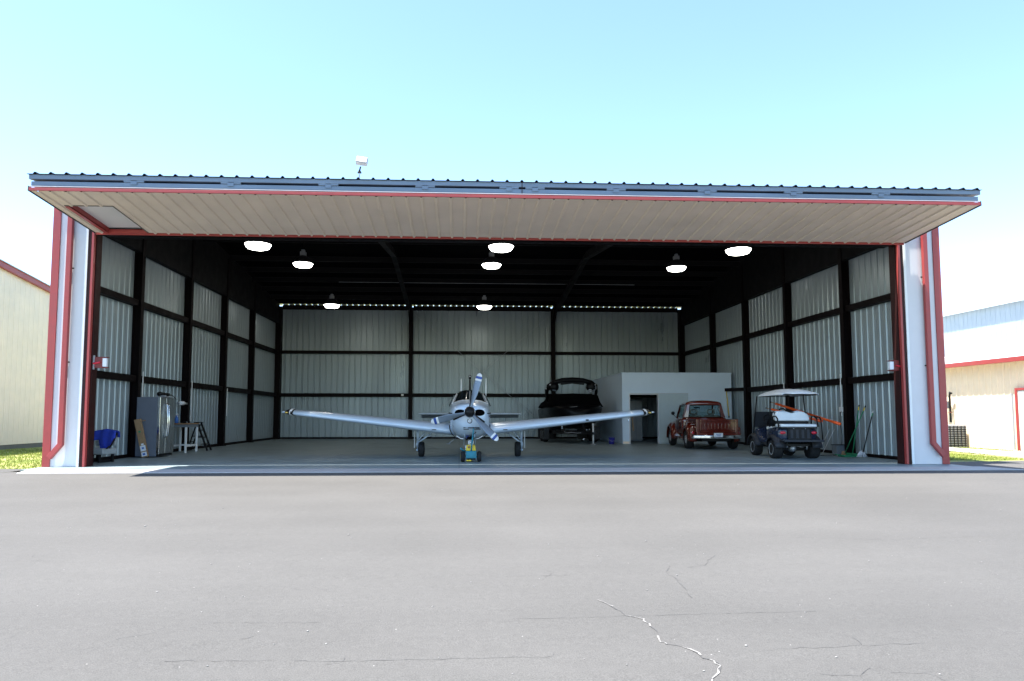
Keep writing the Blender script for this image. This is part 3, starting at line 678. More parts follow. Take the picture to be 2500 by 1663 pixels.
# wings
AF=[(1,0.004),(.8,.042),(.55,.085),(.3,.105),(.12,.082),(.03,.045),(0,0),(.03,-.03),(.12,-.048),(.3,-.055),(.55,-.045),(.8,-.022),(1,-.004)]
def wsec(x,le,ch,z,th=1.0): return [(x,le+ch*c,z+ch*t*th) for c,t in AF]
def wing_at(a):  # a = |x|
    k=(a-.45)/(5.05-.45); return (-1.12+.40*k, 2.15-1.05*k, .76+.51*k)
for s in (-1,1):
    mb=MB(); rows=[]
    for a in (.35,.7,1.5,2.5,3.5,4.5,5.02):
        le,ch,z=wing_at(a); rows.append(wsec(s*a,le,ch,z))
    mb.grid(rows,closed=True,capA=True,capB=True); wg=mb.build('wing',M['silver'],plane,smooth=True)
    mb=MB(); rows=[]
    for a,f1 in ((5.022,1.03),(5.08,1.03),(5.2,.96),(5.27,.82),(5.31,.5)):
        le,ch,z=wing_at(a); rows.append(wsec(s*a,le+ch*.4*(1-f1),ch*f1,z,1.05 if f1>.9 else f1))
    mb.grid(rows,closed=True,capA=True,capB=True); mb.build('tip_cap',M['black'],wg,smooth=True)
    mb=MB(); rows=[]
    for a in (5.055,5.125):
        le,ch,z=wing_at(a); rows.append(wsec(s*a,le-.008,ch*1.045,z,1.1))
    mb.grid(rows,closed=True,capA=True,capB=True); mb.build('tip_band',M['white'],wg,smooth=True)
    le,ch,z=wing_at(5.2); mb=MB(); mb.ball((s*5.2,le+.02,z+.005),(.045,.045,.022),12); mb.build('navigation_light',M['amber'],wg,smooth=True)
    mb=MB(); mb.lathe([(0,0),(.012,.02),(.03,.1),(.035,.2),(.02,.28),(0,.3)],(s*5.25,le+.38,z+.02),'x',10,Matrix.Diagonal((s*.62,1.6,.8)).to_3x3()); mb.build('tip_fairing',M['silver'],wg,smooth=True)
    # stall strip, tie ring, small antenna
    le,ch,z=wing_at(.95); mb=MB(); mb.box(s*1.0-.06,s*1.0+.06,le-.012,le+.02,z-.012,z+.012); mb.build('vent_slot',M['black'],wg)
    le,ch,z=wing_at(2.7); mb=MB(); mb.tube([(s*2.7,le+.6,z-.08),(s*2.7,le+.6,z-.16)],.015,6); mb.ball((s*2.7,le+.6,z-.165),.025,8); mb.build('tie_ring',M['chrome'],wg,smooth=True)
    if s>0:
        le,ch,z=wing_at(3.35); mb=MB(); mb.box(3.31,3.39,le-.02,le+.03,z-.02,z+.02); mb.build('stall_vane',M['black'],wg)
    le,ch,z=wing_at(4.6)
    if s>0:
        mb=MB(); mb.tube([(4.6,le+.25,z-.03),(4.62,le+.22,z-.16)],.012,6); mb.build('pitot_tube',M['chrome'],wg)
    # main gear
    g=bpy.data.objects.new('main_gear',None); COL.objects.link(g); g.parent=plane
    mb=MB(); mb.tube([(s*1.53,0,.80),(s*1.53,0,.50)],.042,12); mb.tube([(s*1.53,0,.52),(s*1.53,0,.22)],.028,12); mb.tube([(s*1.53,-.02,.5),(s*1.57,-.06,.36),(s*1.53,-.02,.24)],.014,6)
    mb.tube([(s*1.53,0,.22),(s*1.40,0,.22)],.026,8); mb.tube([(s*1.50,0,.42),(s*1.12,.02,.70)],.022,8); mb.tube([(s*1.50,0,.5),(s*1.3,.02,.73)],.014,8); mb.ball((s*1.54,-.04,.2),.035,8); mb.build('strut',M['silver'],g,smooth=True)
    mb=MB(); mb.box(s*1.62-.008,s*1.62+.008,-.11,.11,.26,.76); mb.build('gear_door',M['white'],g,bevel=.006)
    mb=MB(); mb.lathe([(.10,-.085),(.19,-.085),(.215,-.065),(.222,-.03),(.222,.03),(.215,.065),(.19,.085),(.10,.085)],(s*1.42,0,.222),'x',28); mb.build('tyre',M['rubber'],g,smooth=True)
    mb=MB(); mb.lathe([(0,-.06),(.05,-.07),(.105,-.06),(.105,.06),(.05,.07),(0,.06)],(s*1.42,0,.222),'x',20); mb.build('rim',M['white'],g,smooth=True)
# tailplane and fin
mb=MB(); rows=[]
TF=[(1,.004),(.6,.04),(.25,.055),(.05,.03),(0,0),(.05,-.03),(.25,-.055),(.6,-.04),(1,-.004)]
for x,le,ch in ((-1.86,4.45,.62),(-1.8,4.40,.70),(-.1,4.05,1.05),(.1,4.05,1.05),(1.8,4.40,.70),(1.86,4.45,.62)): rows.append([(x,le+ch*c,1.27+ch*q*.8) for c,q in TF])
mb.grid(rows,closed=True,capA=True,capB=True); mb.build('tailplane',M['silver'],plane,smooth=True)
for s in (-1,1):
    mb=MB(); mb.prism([(4.98,1.285),(5.02,1.262),(5.30,1.12),(5.31,1.127),(5.06,1.285)],s*.12,s*1.80,'x'); mb.build('elevator',M['grey_blade'],plane)
mb=MB(); rows=[]
for z,le,ch in ((1.35,3.3,2.0),(1.6,3.9,1.5),(2.45,4.55,.85),(2.55,4.62,.7)): rows.append([(ch*q*.6,le+ch*c,z) for c,q in TF])
mb.grid(rows,closed=True,capA=True,capB=True); mb.build('tail_fin',M['black'],plane,smooth=True)
mb=MB(); mb.lathe([(.045,0),(.055,.03),(.05,.06)],(0,4.75,2.55)); mb.ball((0,4.75,2.64),(.055,.075,.06),12); mb.build('beacon',M['black'],plane,smooth=True)
mb=MB(); mb.ball((0,4.685,2.64),.028,10); mb.build('beacon_lens',M['paper'],plane,smooth=True)
for x,z0,z1 in ((-.27,1.85,2.35),(.50,1.55,2.36)):
    mb=MB(); mb.tube([(x,.9,z0),(x,.95,z1)],[.018,.012],6); mb.build('antenna',M['white'],plane,smooth=True)
mb=MB(); mb.tube([(-.36,-.6,.60),(-.48,-.62,.50),(-.60,-.64,.40)],.008,6); mb.tube([(-.66,-.64,.41),(-.54,-.64,.385)],.008,6); mb.build('antenna',M['galv'],plane)
# nose gear
g=bpy.data.objects.new('nose_gear',None); COL.objects.link(g); g.parent=plane
mb=MB(); mb.tube([(0,-2.13,.80),(0,-2.13,.42)],.045,12); mb.tube([(0,-2.13,.44),(0,-2.13,.34)],.03,10)
for s in (-1,1): mb.tube([(0,-2.13,.44),(s*.10,-2.13,.40),(s*.10,-2.13,.2)],.022,8); 
mb.tube([(.0,-2.2,.62),(.05,-2.24,.5),(0,-2.2,.42)],.018,6); mb.build('strut',M['silver'],g,smooth=True)
mb=MB(); mb.lathe([(.07,-.06),(.16,-.065),(.19,-.03),(.19,.03),(.16,.065),(.07,.06)],(0,-2.13,.19),'x',24); mb.build('tyre',M['rubber'],g,smooth=True)
mb=MB(); mb.lathe([(0,-.09),(.055,-.09),(.075,-.05),(.075,.0)],(.035,-2.22,.50),'y',18); mb.build('taxi_light_ring',M['white'],g,smooth=True)
mb=MB(); mb.lathe([(0,-.006),(.05,-.004),(.05,0)],(.035,-2.314,.50),'y',18); mb.build('taxi_light',M['galv'],g,smooth=True)
mb=MB(); mb.box(-.09,-.02,-2.25,-2.19,.58,.68); mb.build('steering_box',M['blue_band'],g,bevel=.006)
for s in (-1,1):
    mb=MB(); mb.bar((s*.13,-2.30,.74),(s*.16,-1.75,.50),.012,.20,up=(0,0,1)); mb.build('gear_door',M['silver'],g,bevel=.004)
    mb=MB(); mb.tube([(s*.34,-2.05,.66),(s*.24,-2.15,.605),(s*.17,-2.2,.60)],.014,6); mb.build('door_edge',M['white'],g)
mb=MB(); mb.prism([(-.10,.575),(.10,.575),(.06,.66),(-.06,.66)],-2.34,-1.8,'y'); mb.build('wheel_bay_shade',M['canvas_shade'],g)  # solid block, its black colour stands in for shade inside the bay
# ------------------------------------------------------------------ tug
tug=thing('aircraft_tug','small teal and yellow tow tug under the plane nose','tow tug',(.31,18.28,0),R(1))
for s in (-1,1):
    mb=MB(); mb.lathe([(.04,-.055),(.11,-.055),(.135,-.035),(.14,0),(.135,.035),(.11,.055),(.04,.055)],(s*.215,-.1,.14),'x',24); w_=mb.build('wheel',M['rubber'],tug,smooth=True)
    mb=MB(); mb.lathe([(0,-.045),(.05,-.058),(.065,-.05),(.065,.05),(.05,.058),(0,.045)],(s*.215,-.1,.14),'x',16); mb.build('hub_cap',M['yellow'],w_,smooth=True)
mb=MB(); mb.box(-.135,.135,-.22,.22,.10,.29); mb.box(-.10,.10,-.235,-.22,.13,.27); mb.bar((-.16,-.1,.14),(.16,-.1,.14),.03,.03); mb.build('body',M['teal'],tug,bevel=.012)
mb=MB(); mb.prism([(-.14,.292),(.125,.292),(.10,.44),(-.115,.44)],-.19,.16,'y'); mb.build('engine_cover',M['yellow'],tug,bevel=.015)
mb=MB(); mb.lathe([(0,-.205),(.03,-.205),(.03,-.188)],(-.065,0,.39),'y',14); mb.build('stop_knob',M['redpaint'],tug)
mb=MB(); mb.tube([(.0,-.20,.29),(.015,-.235,.45),(.05,-.55,.90)],.020,10); mb.build('handle',M['teal'],tug,smooth=True)
mb=MB(); mb.tube([(-.10,-.56,.895),(.20,-.56,.895)],.014,8); mb.tube([(.05,-.5,.72),(.11,-.52,.79)],.012,6); mb.build('grip',M['black'],tug,smooth=True)
mb=MB(); mb.tube([(-.13,.0,.27),(-.22,-.03,.30),(-.28,-.05,.36)],.022,8); mb.build('lever',M['teal'],tug,smooth=True)
mb=MB(); mb.box(-.13,.0,-.26,-.20,.03,.06); mb.build('foot_bar',M['yellow'],tug,bevel=.004)
mb=MB(); mb.box(-.11,.11,-.15,.2,.055,.098); mb.build('chassis',M['black'],tug)
# ------------------------------------------------------------------ pickup truck (origin under the rear axle, forward +y)
truck=thing('pickup_truck','maroon vintage stepside pickup truck seen from behind beside the white room','pickup truck',(9.23,25.05,0),R(-6))
P=M['redpaint']
def tyre_wheel(parent,x,y,r,wd,rr,s,rimmat,spokes=0,name='wheel'):
    mb=MB(); h=wd/2
    mb.lathe([(rr*.97,-h*.9),(r*.9,-h),(r*.975,-h*.75),(r,-h*.4),(r,h*.4),(r*.975,h*.75),(r*.9,h),(rr*.97,h*.9)],(x,y,r),'x',32)
    t=mb.build(name,M['rubber'],parent,smooth=True)
    mb=MB(); o=x+s*h*.82
    if spokes:
        mb.lathe([(rr*.84,o-s*.05),(rr*.86,o+s*.012),(rr*.98,o+s*.016),(rr*1.0,o-s*.01),(rr*1.0,o-s*.08)],(0,y,r),'x',28)
        mb.lathe([(0,o-s*.005),(rr*.28,o-s*.01),(rr*.30,o-s*.05)],(0,y,r),'x',16)
        for k in range(spokes):
            a=2*math.pi*k/spokes+.3
            mb.bar((o-s*.025,y+rr*.22*math.cos(a),r+rr*.22*math.sin(a)),(o-s*.02,y+rr*.9*math.cos(a),r+rr*.9*math.sin(a)),rr*.30,.03,up=(1,0,0))
    else:
        mb.lathe([(0,o+s*.03),(rr*.25,o+s*.028),(rr*.34,o+s*.01),(rr*.7,o+s*.012),(rr*.85,o-s*.02),(rr*.95,o+s*.014),(rr,o-s*.03)],(0,y,r),'x',28)
    mb.build('rim',rimmat,t,smooth=not spokes)
    if spokes:
        mb=MB(); mb.lathe([(rr*.8,o-s*.07),(0,o-s*.07)],(0,y,r),'x',20); mb.build('brake_drum',M['black'],t)
    return t
# bed
mb=MB()
for s in (-1,1): a=sorted((s*.655,s*.695)); mb.box(a[0],a[1],-.90,.72,.60,1.08); b=sorted((s*.64,s*.735)); mb.box(b[0],b[1],-.90,.72,1.055,1.085)
mb.box(-.655,.655,.68,.72,.60,1.08); mb.box(-.655,.655,-.90,.70,.60,.66); mb.build('cargo_bed',P,truck,bevel=.012)
mb=MB(); mb.box(-.60,.60,-.955,-.925,.64,1.075); tg=mb.build('tailgate',P,truck,bevel=.012)
mb=MB()
mb.box(-.60,.60,-.985,-.956,1.01,1.08); mb.box(-.60,.60,-.985,-.956,.635,.69)
for s in (-1,1): a=sorted((s*.545,s*.605)); mb.box(a[0],a[1],-.985,-.956,.691,1.009)
mb.build('tailgate_frame',P,tg,bevel=.012)
for k in range(8):
    x=-.42+k*.12
    mb=MB(); mb.prism([(x-.035,.74),(x+.035,.74),(x+.035,.90),(x+.022,.94),(x-.022,.94),(x-.035,.90)],-.985,-.956,'y'); mb.build('tailgate_rib',P,tg,bevel=.01)
mb=MB()
for s in (-1,1): a=sorted((s*.61,s*.735)); mb.box(a[0],a[1],-.975,-.895,.60,1.09)
mb.build('corner_post',P,truck,bevel=.02)
mb=MB(); mb.box(-.72,.72,-.985,-.90,.50,.628); mb.build('rear_pan',P,truck,bevel=.02)
# fenders: swept arches
def fender(name,yc,zc,ra,x_in,x_out,a0,a1,ext=0.):
    for s in (-1,1):
        prof=[(x_in,ra),(x_in+(x_out-x_in)*.35,ra-.005),(x_in+(x_out-x_in)*.65,ra-.03),(x_in+(x_out-x_in)*.88,ra-.09),(x_out,ra-.17),(x_out,ra-.21),(x_out-.03,ra-.20)]
        rows=[]
        for i in range(19):
            a=R(a0+(a1-a0)*i/18); 
            k=1+.0*i
            rows.append([(s*x, yc+math.cos(a)*r*(1.18 if math.cos(a)<0 else 1.05), zc+math.sin(a)*r*1.03) for x,r in prof])
        mb=MB(); mb.grid(rows); o=mb.build(name,P,truck,smooth=True,solid=.012)
fender('rear_fender',.0,.40,.56,.66,.94,-12,192)
fender('front_fender',2.92,.38,.60,.45,.95,-10,190)
# rear lower fender skirts behind the wheel
for s in (-1,1):
    mb=MB(); a=sorted((s*.70,s*.90)); mb.box(a[0],a[1],-.70,-.60,.42,.80); mb.build('fender_skirt',P,truck,bevel=.04,seg=3)
    mb=MB(); mb.lathe([(0,-.035),(.035,-.03),(.045,0),(.045,.05)],(s*.80,-.70,.60),'y',16); t_=mb.build('tail_light',M['tail_red'],truck,smooth=True)
    mb=MB(); mb.lathe([(.046,-.012),(.056,0),(.05,.04)],(s*.80,-.70,.60),'y',16); mb.build('bezel',M['chrome'],t_,smooth=True)
    mb=MB(); mb.bar((s*.72,-.70,.895),(s*.86,-.62,.905),.05,.02); mb.build('step_trim',M['chrome'],truck,bevel=.006)
    # running step between cab and fender
    mb=MB(); a=sorted((s*.66,s*.90)); mb.box(a[0],a[1],.48,1.0,.40,.45); a=sorted((s*.78,s*.88)); mb.box(a[0],a[1],1.0,2.35,.34,.42); mb.build('running_board',P,truck,bevel=.015)
    mb=MB(); mb.tube([(s*.86,.75,.33),(s*.86,2.2,.33)],.03,8); mb.build('side_pipe',M['chrome'],truck,smooth=True)
# cab
CS=[(.80,[(0,.46),(.60,.46),(.76,.52),(.83,.80),(.82,1.08),(.78,1.15),(0,1.16)]),(.86,[(0,.45),(.66,.45),(.80,.52),(.86,.80),(.85,1.08),(.80,1.16),(0,1.17)]),
    (1.5,[(0,.43),(.7,.43),(.83,.5),(.88,.80),(.86,1.08),(.81,1.16),(0,1.17)]),(2.3,[(0,.43),(.7,.43),(.83,.5),(.87,.80),(.84,1.06),(.78,1.14),(0,1.17)]),(2.45,[(0,.43),(.62,.43),(.75,.5),(.78,.80),(.74,1.04),(.66,1.10),(0,1.14)])]
mb=MB(); mb.grid(loft(CS),closed=True,capA=True,capB=True); mb.build('cab',P,truck,subsurf=2)
RS=[(.80,[(0,1.60),(.52,1.60),(.64,1.60),(.655,1.65),(.60,1.715),(.4,1.735),(0,1.74)]),(.93,[(0,1.60),(.54,1.60),(.68,1.60),(.695,1.65),(.64,1.735),(.42,1.785),(0,1.80)]),
    (1.5,[(0,1.62),(.54,1.62),(.69,1.62),(.705,1.67),(.65,1.76),(.42,1.82),(0,1.835)]),(2.05,[(0,1.60),(.52,1.60),(.66,1.60),(.67,1.64),(.61,1.70),(.4,1.74),(0,1.755)]),(2.15,[(0,1.60),(.5,1.60),(.62,1.60),(.63,1.62),(.58,1.645),(.38,1.66),(0,1.67)])]
mb=MB(); mb.grid(loft(RS),closed=True,capA=True,capB=True); mb.build('cab_roof',P,truck,subsurf=2)
for s in (-1,1):
    mb=MB(); mb.grid([[(s*.60,.80,1.14),(s*.78,.84,1.14),(s*.80,1.05,1.14),(s*.62,1.0,1.14)],[(s*.55,.80,1.4),(s*.70,.83,1.4),(s*.73,1.04,1.4),(s*.58,1.0,1.4)],[(s*.53,.81,1.64),(s*.645,.84,1.64),(s*.67,1.03,1.64),(s*.56,1.0,1.64)]],closed=True,capA=True,capB=True); mb.build('rear_pillar',P,truck,bevel=.015)
    mb=MB(); mb.bar((s*.72,2.30,1.12),(s*.62,2.08,1.63),.06,.07); mb.build('front_pillar',P,truck,bevel=.012)
    mb=MB(); mb.add([(s*.775,1.06,1.16),(s*.78,2.25,1.15),(s*.655,2.06,1.61),(s*.68,1.05,1.61)],[(0,1,2,3)]); mb.build('side_window',M['glass'],truck,solid=.006)
    mb=MB(); a=sorted((s*.865,s*.885)); mb.box(a[0],a[1],1.10,1.26,.98,1.005); mb.build('door_handle',M['chrome'],truck,bevel=.006)
mb=MB(); mb.grid([[(x,.812-.02*math.cos(x*2),1.165) for x in (-.6,-.4,-.2,0,.2,.4,.6)],[(x*.9,.822-.02*math.cos(x*2),1.62) for x in (-.6,-.4,-.2,0,.2,.4,.6)]]); mb.build('rear_window',M['glass'],truck,smooth=True,solid=.006)
mb=MB(); mb.grid([[(x,2.36-.08*x*x,1.14) for x in (-.7,-.4,0,.4,.7)],[(x*.88,2.12-.08*x*x,1.62) for x in (-.7,-.4,0,.4,.7)]]); mb.build('windshield',M['glass'],truck,smooth=True,solid=.006)
mb=MB(); mb.tube([(-.60,.79,1.155),(.60,.79,1.155),(.555,.80,1.60),(-.555,.80,1.60),(-.60,.79,1.155)],.014,6); mb.build('window_seal',M['black'],truck)
# seats with ring headrests
mb=MB(); mb.box(-.62,-.04,1.05,1.22,.75,1.23); mb.box(.04,.62,1.05,1.22,.75,1.23); mb.build('seat',M['seat_tan'],truck,bevel=.05,seg=3)
for x in (-.33,.33):
    mb=MB(); mb.tube([(x-.10,1.15,1.27),(x-.135,1.15,1.36),(x-.09,1.15,1.44),(x+.09,1.15,1.44),(x+.135,1.15,1.36),(x+.10,1.15,1.27),(x-.10,1.15,1.27)],.035,8); mb.build('headrest',M['seat_tan'],truck,smooth=True)
mb=MB(); mb.box(-.12,.12,2.02,2.05,1.50,1.56); mb.build('mirror',M['black'],truck,bevel=.01)
# hood and nose
HS=[(2.4,[(0,.6),(.5,.6),(.6,.7),(.62,.95),(.56,1.08),(.35,1.13),(0,1.15)]),(3.2,[(0,.5),(.45,.5),(.55,.7),(.56,.92),(.5,1.04),(.3,1.09),(0,1.11)]),(3.72,[(0,.45),(.45,.45),(.56,.6),(.56,.85),(.48,.96),(.3,1.01),(0,1.02)]),(3.85,[(0,.5),(.4,.5),(.5,.6),(.5,.8),(.42,.88),(.28,.93),(0,.94)])]
mb=MB(); mb.grid(loft(HS),closed=True,capA=True,capB=True); mb.build('hood',P,truck,subsurf=2)
# bumper, plate, mirror, chassis
mb=MB(); mb.grid([[(x,-1.06+.16*(abs(x)/.88)**3,z) for z in (.40,.43,.49,.52)] for x in (-.88,-.8,-.6,-.3,0,.3,.6,.8,.88)]); mb.build('rear_bumper',M['chrome'],truck,smooth=True,solid=.02)
mb=MB(); mb.box(-.155,.155,-1.10,-1.085,.455,.60); pl=mb.build('licence_plate',M['paper'],truck,bevel=.01)
mb=MB(); mb.box(-.09,.09,-1.1035,-1.1005,.535,.552); mb.box(-.06,.07,-1.1035,-1.1005,.50,.512); mb.build('plate_print',M['blue_ink'],pl)
mb=MB(); mb.tube([(-.80,1.95,1.10),(-.92,1.88,1.22),(-.97,1.84,1.27)],.012,6); m_=mb.build('mirror_arm',M['chrome'],truck,smooth=True)
mb=MB(); mb.lathe([(0,-.03),(.06,-.02),(.072,.0),(.06,.03),(0,.045)],(-.98,1.83,1.31),'y',18); mb.build('side_mirror',M['black'],truck,smooth=True)
mb=MB(); mb.box(-.5,.5,-.8,3.6,.30,.46); mb.tube([(-.62,0,.33),(.62,0,.33)],.07,10); mb.ball((0,0,.33),.14,10); mb.build('chassis',M['black'],truck)
for x,s in ((-.79,-1),(.79,1)):
    tyre_wheel(truck,x,0,.345,.25,.215,s,M['alloy']); tyre_wheel(truck,x*1.0,2.92,.33,.23,.21,s,M['alloy'])

# ------------------------------------------------------------------ golf cart (origin under the rear axle, forward +y)
cart=thing('golf_cart','lifted navy golf cart with white roof and rear facing white bench','golf cart',(9.47,19.22,0),R(-5))
for x,s in ((-.51,-1),(.51,1)):
    tyre_wheel(cart,x,0,.265,.27,.165,s,M['alloy'],5); tyre_wheel(cart,x*.96,1.65,.265,.25,.165,s,M['alloy'],5)
B=M['cart']
BS=[(-.36,[(0,.50),(.40,.50),(.50,.54),(.53,.68),(.53,.80),(.50,.885),(0,.89)]),(-.2,[(0,.46),(.42,.46),(.54,.52),(.575,.68),(.57,.80),(.53,.90),(0,.905)]),(.5,[(0,.42),(.42,.42),(.55,.48),(.58,.66),(.57,.82),(.52,.90),(0,.90)]),(.66,[(0,.42),(.42,.42),(.52,.46),(.55,.6),(.54,.72),(.5,.78),(0,.78)])]
mb=MB(); mb.grid(loft(BS),closed=True,capA=True,capB=True); mb.build('rear_body',B,cart,subsurf=2)
mb=MB(); mb.box(-.30,.33,-.43,-.33,.53,.87); mb.build('rear_panel',M['black'],cart,bevel=.02)
for k in range(4):
    mb=MB(); mb.box(-.24+k*.15,-.17+k*.15,-.437,-.431,.58,.82); mb.build('panel_rib',M['cart_grey'],cart)
FN=[(.8,[(0,.40),(.40,.40),(.50,.42),(.52,.45),(.5,.47),(.4,.48),(0,.48)]),(1.2,[(0,.40),(.42,.40),(.52,.43),(.55,.5),(.52,.58),(.42,.60),(0,.60)]),(1.45,[(0,.40),(.42,.40),(.53,.45),(.56,.62),(.53,.82),(.45,.92),(0,.94)]),(1.8,[(0,.40),(.42,.40),(.52,.45),(.55,.6),(.52,.76),(.42,.84),(0,.87)]),(2.15,[(0,.44),(.35,.44),(.45,.48),(.47,.58),(.42,.66),(.35,.70),(0,.71)])]
mb=MB(); mb.grid(loft(FN),closed=True,capA=True,capB=True); mb.build('front_cowl',B,cart,subsurf=2)
mb=MB(); mb.box(-.50,.50,.5,1.6,.36,.42); mb.build('floor_pan',M['cart_grey'],cart,bevel=.02)
def flare(yc):
    for s in (-1,1):
        rows=[]
        for i in range(13):
            a=R(5+170*i/12); rows.append([(s*x,yc+r*math.cos(a)*1.08,.28+r*math.sin(a)) for x,r in ((.36,.40),(.50,.40),(.60,.385),(.645,.35),(.65,.31))])
        mb=MB(); mb.grid(rows); mb.build('fender_flare',M['cart_grey'],cart,smooth=True,solid=.014)
flare(0); flare(1.65)
for x in (-.43,.43):
    mb=MB(); mb.ball((x,-.37,.735),(.085,.03,.042),14); mb.build('tail_light',M['tail_red'],cart,smooth=True)
# rear seat kit
mb=MB(); mb.box(-.50,.50,-.42,.02,.89,.975); mb.build('rear_seat',M['vinyl'],cart,bevel=.035,seg=3)
mb=MB(); mb.box(-.49,.49,-.44,-.10,.855,.888); mb.build('seat_base',M['black'],cart)
mb=MB()
for x in (-.16,.16): mb.ball((x,-.452,.85),.014,8)
mb.build('bolt',M['chrome'],cart,smooth=True)
prof=[(-.47,1.06),(-.49,1.14),(-.47,1.27),(-.40,1.325),(-.20,1.33),(-.10,1.31),(-.02,1.285),(.02,1.285),(.10,1.31),(.20,1.335),(.34,1.31),(.45,1.24),(.49,1.14),(.47,1.06)]
mb=MB(); mb.prism(prof,.04,.14,'y'); mb.build('rear_seat_back',M['vinyl'],cart,bevel=.03,seg=3)
mb=MB(); mb.prism([(x,z+.02) for x,z in prof],.17,.26,'y'); mb.build('front_seat_back',M['vinyl'],cart,bevel=.03,seg=3)
mb=MB(); mb.box(-.50,.50,.25,.72,.80,.90); mb.build('front_seat',M['vinyl'],cart,bevel=.03,seg=3)
mb=MB(); mb.box(-.45,.45,.02,.18,.98,1.05); mb.tube([(-.46,.155,.9),(-.46,.155,1.3),(.46,.155,1.3),(.46,.155,.9)],.018,8); mb.build('seat_frame',M['black'],cart)
for s in (-1,1):
    mb=MB(); mb.tube([(s*.54,.06,.89),(s*.54,.06,1.14),(s*.54,.02,1.19),(s*.54,-.18,1.19),(s*.54,-.30,1.12),(s*.54,-.38,.90)],.02,8); mb.build('armrest',M['black'],cart,smooth=True)
    mb=MB(); mb.tube([(s*.53,.36,.88),(s*.47,.40,1.80)],.018,8); mb.tube([(s*.54,1.72,.62),(s*.52,1.62,1.2),(s*.48,1.50,1.80)],.02,8); mb.build('roof_strut',M['black'],cart,smooth=True)
mb=MB(); mb.tube([(.55,-.10,1.18),(.57,-.42,1.16),(.58,-.50,1.05),(.58,-.56,.54)],.018,8); mb.build('grab_bar',M['black'],cart,smooth=True)
mb=MB(); mb.box(-.53,.55,-.72,-.40,.50,.53); mb.box(-.53,.55,-.74,-.72,.49,.55); mb.build('foot_plate',M['cart_grey'],cart,bevel=.008)
mb=MB(); mb.box(-.46,.46,-.70,-.44,.532,.538); mb.build('foot_plate_pad',M['galv'],cart)
# canopy
rows=[]
for y,w_,z in ((-.62,.47,1.80),(-.58,.515,1.84),(-.3,.53,1.93),(.3,.535,1.965),(.9,.53,1.955),(1.30,.515,1.89),(1.38,.47,1.80)):
    rows.append([(-w_,y,1.78),(-w_*.98,y,1.84),(-w_*.6,y,z),(0,y,z+.02),(w_*.6,y,z),(w_*.98,y,1.84),(w_,y,1.78)])
mb=MB(); mb.grid(rows); mb.build('canopy',M['canopy'],cart,subsurf=2,solid=.02)
mb=MB(); mb.tube([(-.48,-.5,1.785),(.48,-.5,1.785),(.48,1.32,1.785),(-.48,1.32,1.785),(-.48,-.5,1.785)],.014,6); mb.build('canopy_frame',M['black'],cart)
mb=MB(); mb.grid([[(-.51,1.70,.86),(.51,1.70,.86)],[(-.50,1.62,1.33),(.50,1.62,1.33)]]); mb.build('windshield',M['cart_grey'],cart,solid=.01)
mb=MB(); ring=[(-.24+.16*math.cos(a),1.18+.08*math.sin(a),1.10+.13*math.sin(a)) for a in [2*math.pi*k/20 for k in range(21)]]; mb.tube(ring,.016,8,False); mb.tube([(-.24,1.18,1.1),(-.24,1.45,.85)],.02,8); mb.tube([(-.40,1.18,1.1),(-.08,1.18,1.1)],.014,6); mb.build('steering_wheel',M['black'],cart,smooth=True)
mb=MB(); mb.tube([(-.30,.20,1.36),(-.28,.19,1.40),(-.18,.19,1.41),(-.12,.2,1.36),(.10,.2,1.33)],.02,8); mb.build('grab_rail',M['black'],cart,smooth=True)
# running gear
mb=MB(); mb.tube([(-.48,0,.265),(.48,0,.265)],.04,10); mb.box(-.40,.40,-.30,1.9,.36,.42); mb.build('axle',M['black'],cart)
mb=MB(); mb.lathe([(0,-.14),(.06,-.13),(.10,-.06),(.10,.08),(0,.1)],(-.06,-.02,.29),'y',18); mb.tube([(.05,-.06,.36),(.30,-.06,.36)],.03,8); mb.tube([(-.22,-.08,.30),(-.22,-.08,.44)],.03,8); mb.tube([(.34,-.08,.26),(.34,-.08,.42)],.03,8); mb.build('differential',M['galv'],cart,smooth=True)

# ------------------------------------------------------------------ orange poles lying across the cart
def pole(p,q,label):
    p=Vector(p); q=Vector(q); d=(q-p); n=d.normalized()
    t=thing('orange_pole',label,'pole',p,0,'orange fibreglass poles across the cart'); q=q-p; p=Vector((0,0,0))
    mb=MB(); mb.tube([n*.16,q-n*.22],.034,10); mb.tube([q-n*.22,q-n*.20,q-n*.03,q],[.034,.045,.045,.03],10); mb.build('shaft',M['orange'],t,smooth=True)
    mb=MB(); mb.tube([(0,0,0),n*.18],.012,8); mb.build('metal_rod',M['wood'],t,smooth=True)
    mb=MB(); mb.ball(tuple(n*.01),.022,8); mb.build('end_cap',M['black'],t,smooth=True)
pole((9.33,20.30,1.62),(10.72,18.95,.965),'upper orange fibreglass pole slanting over the white golf cart seats')
pole((9.16,20.25,1.44),(10.42,19.36,1.045),'lower orange fibreglass pole passing behind the white cart seat back')

# ------------------------------------------------------------------ boat and trailer
boat=thing('covered_boat','black covered wakeboard boat with arch tower parked before the back wall','boat',(5.13,31.0,0))
HB=[(-1.9,[(0,.72),(.25,.75),(.42,.95),(.55,1.3),(.62,1.55),(.55,1.63),(0,1.66)]),(-1.0,[(0,.62),(.55,.70),(.95,.95),(1.12,1.3),(1.22,1.58),(1.1,1.66),(0,1.72)]),(.2,[(0,.58),(.8,.68),(1.15,.92),(1.25,1.25),(1.32,1.55),(1.2,1.66),(0,1.72)]),(3.2,[(0,.58),(.85,.66),(1.18,.9),(1.25,1.2),(1.3,1.5),(1.2,1.6),(0,1.64)]),(4.0,[(0,.6),(.8,.68),(1.05,.9),(1.1,1.2),(1.15,1.45),(1.05,1.52),(0,1.55)])]
mb=MB(); mb.grid(loft(HB),closed=True,capA=True,capB=True); mb.build('hull',M['boat'],boat,subsurf=2)
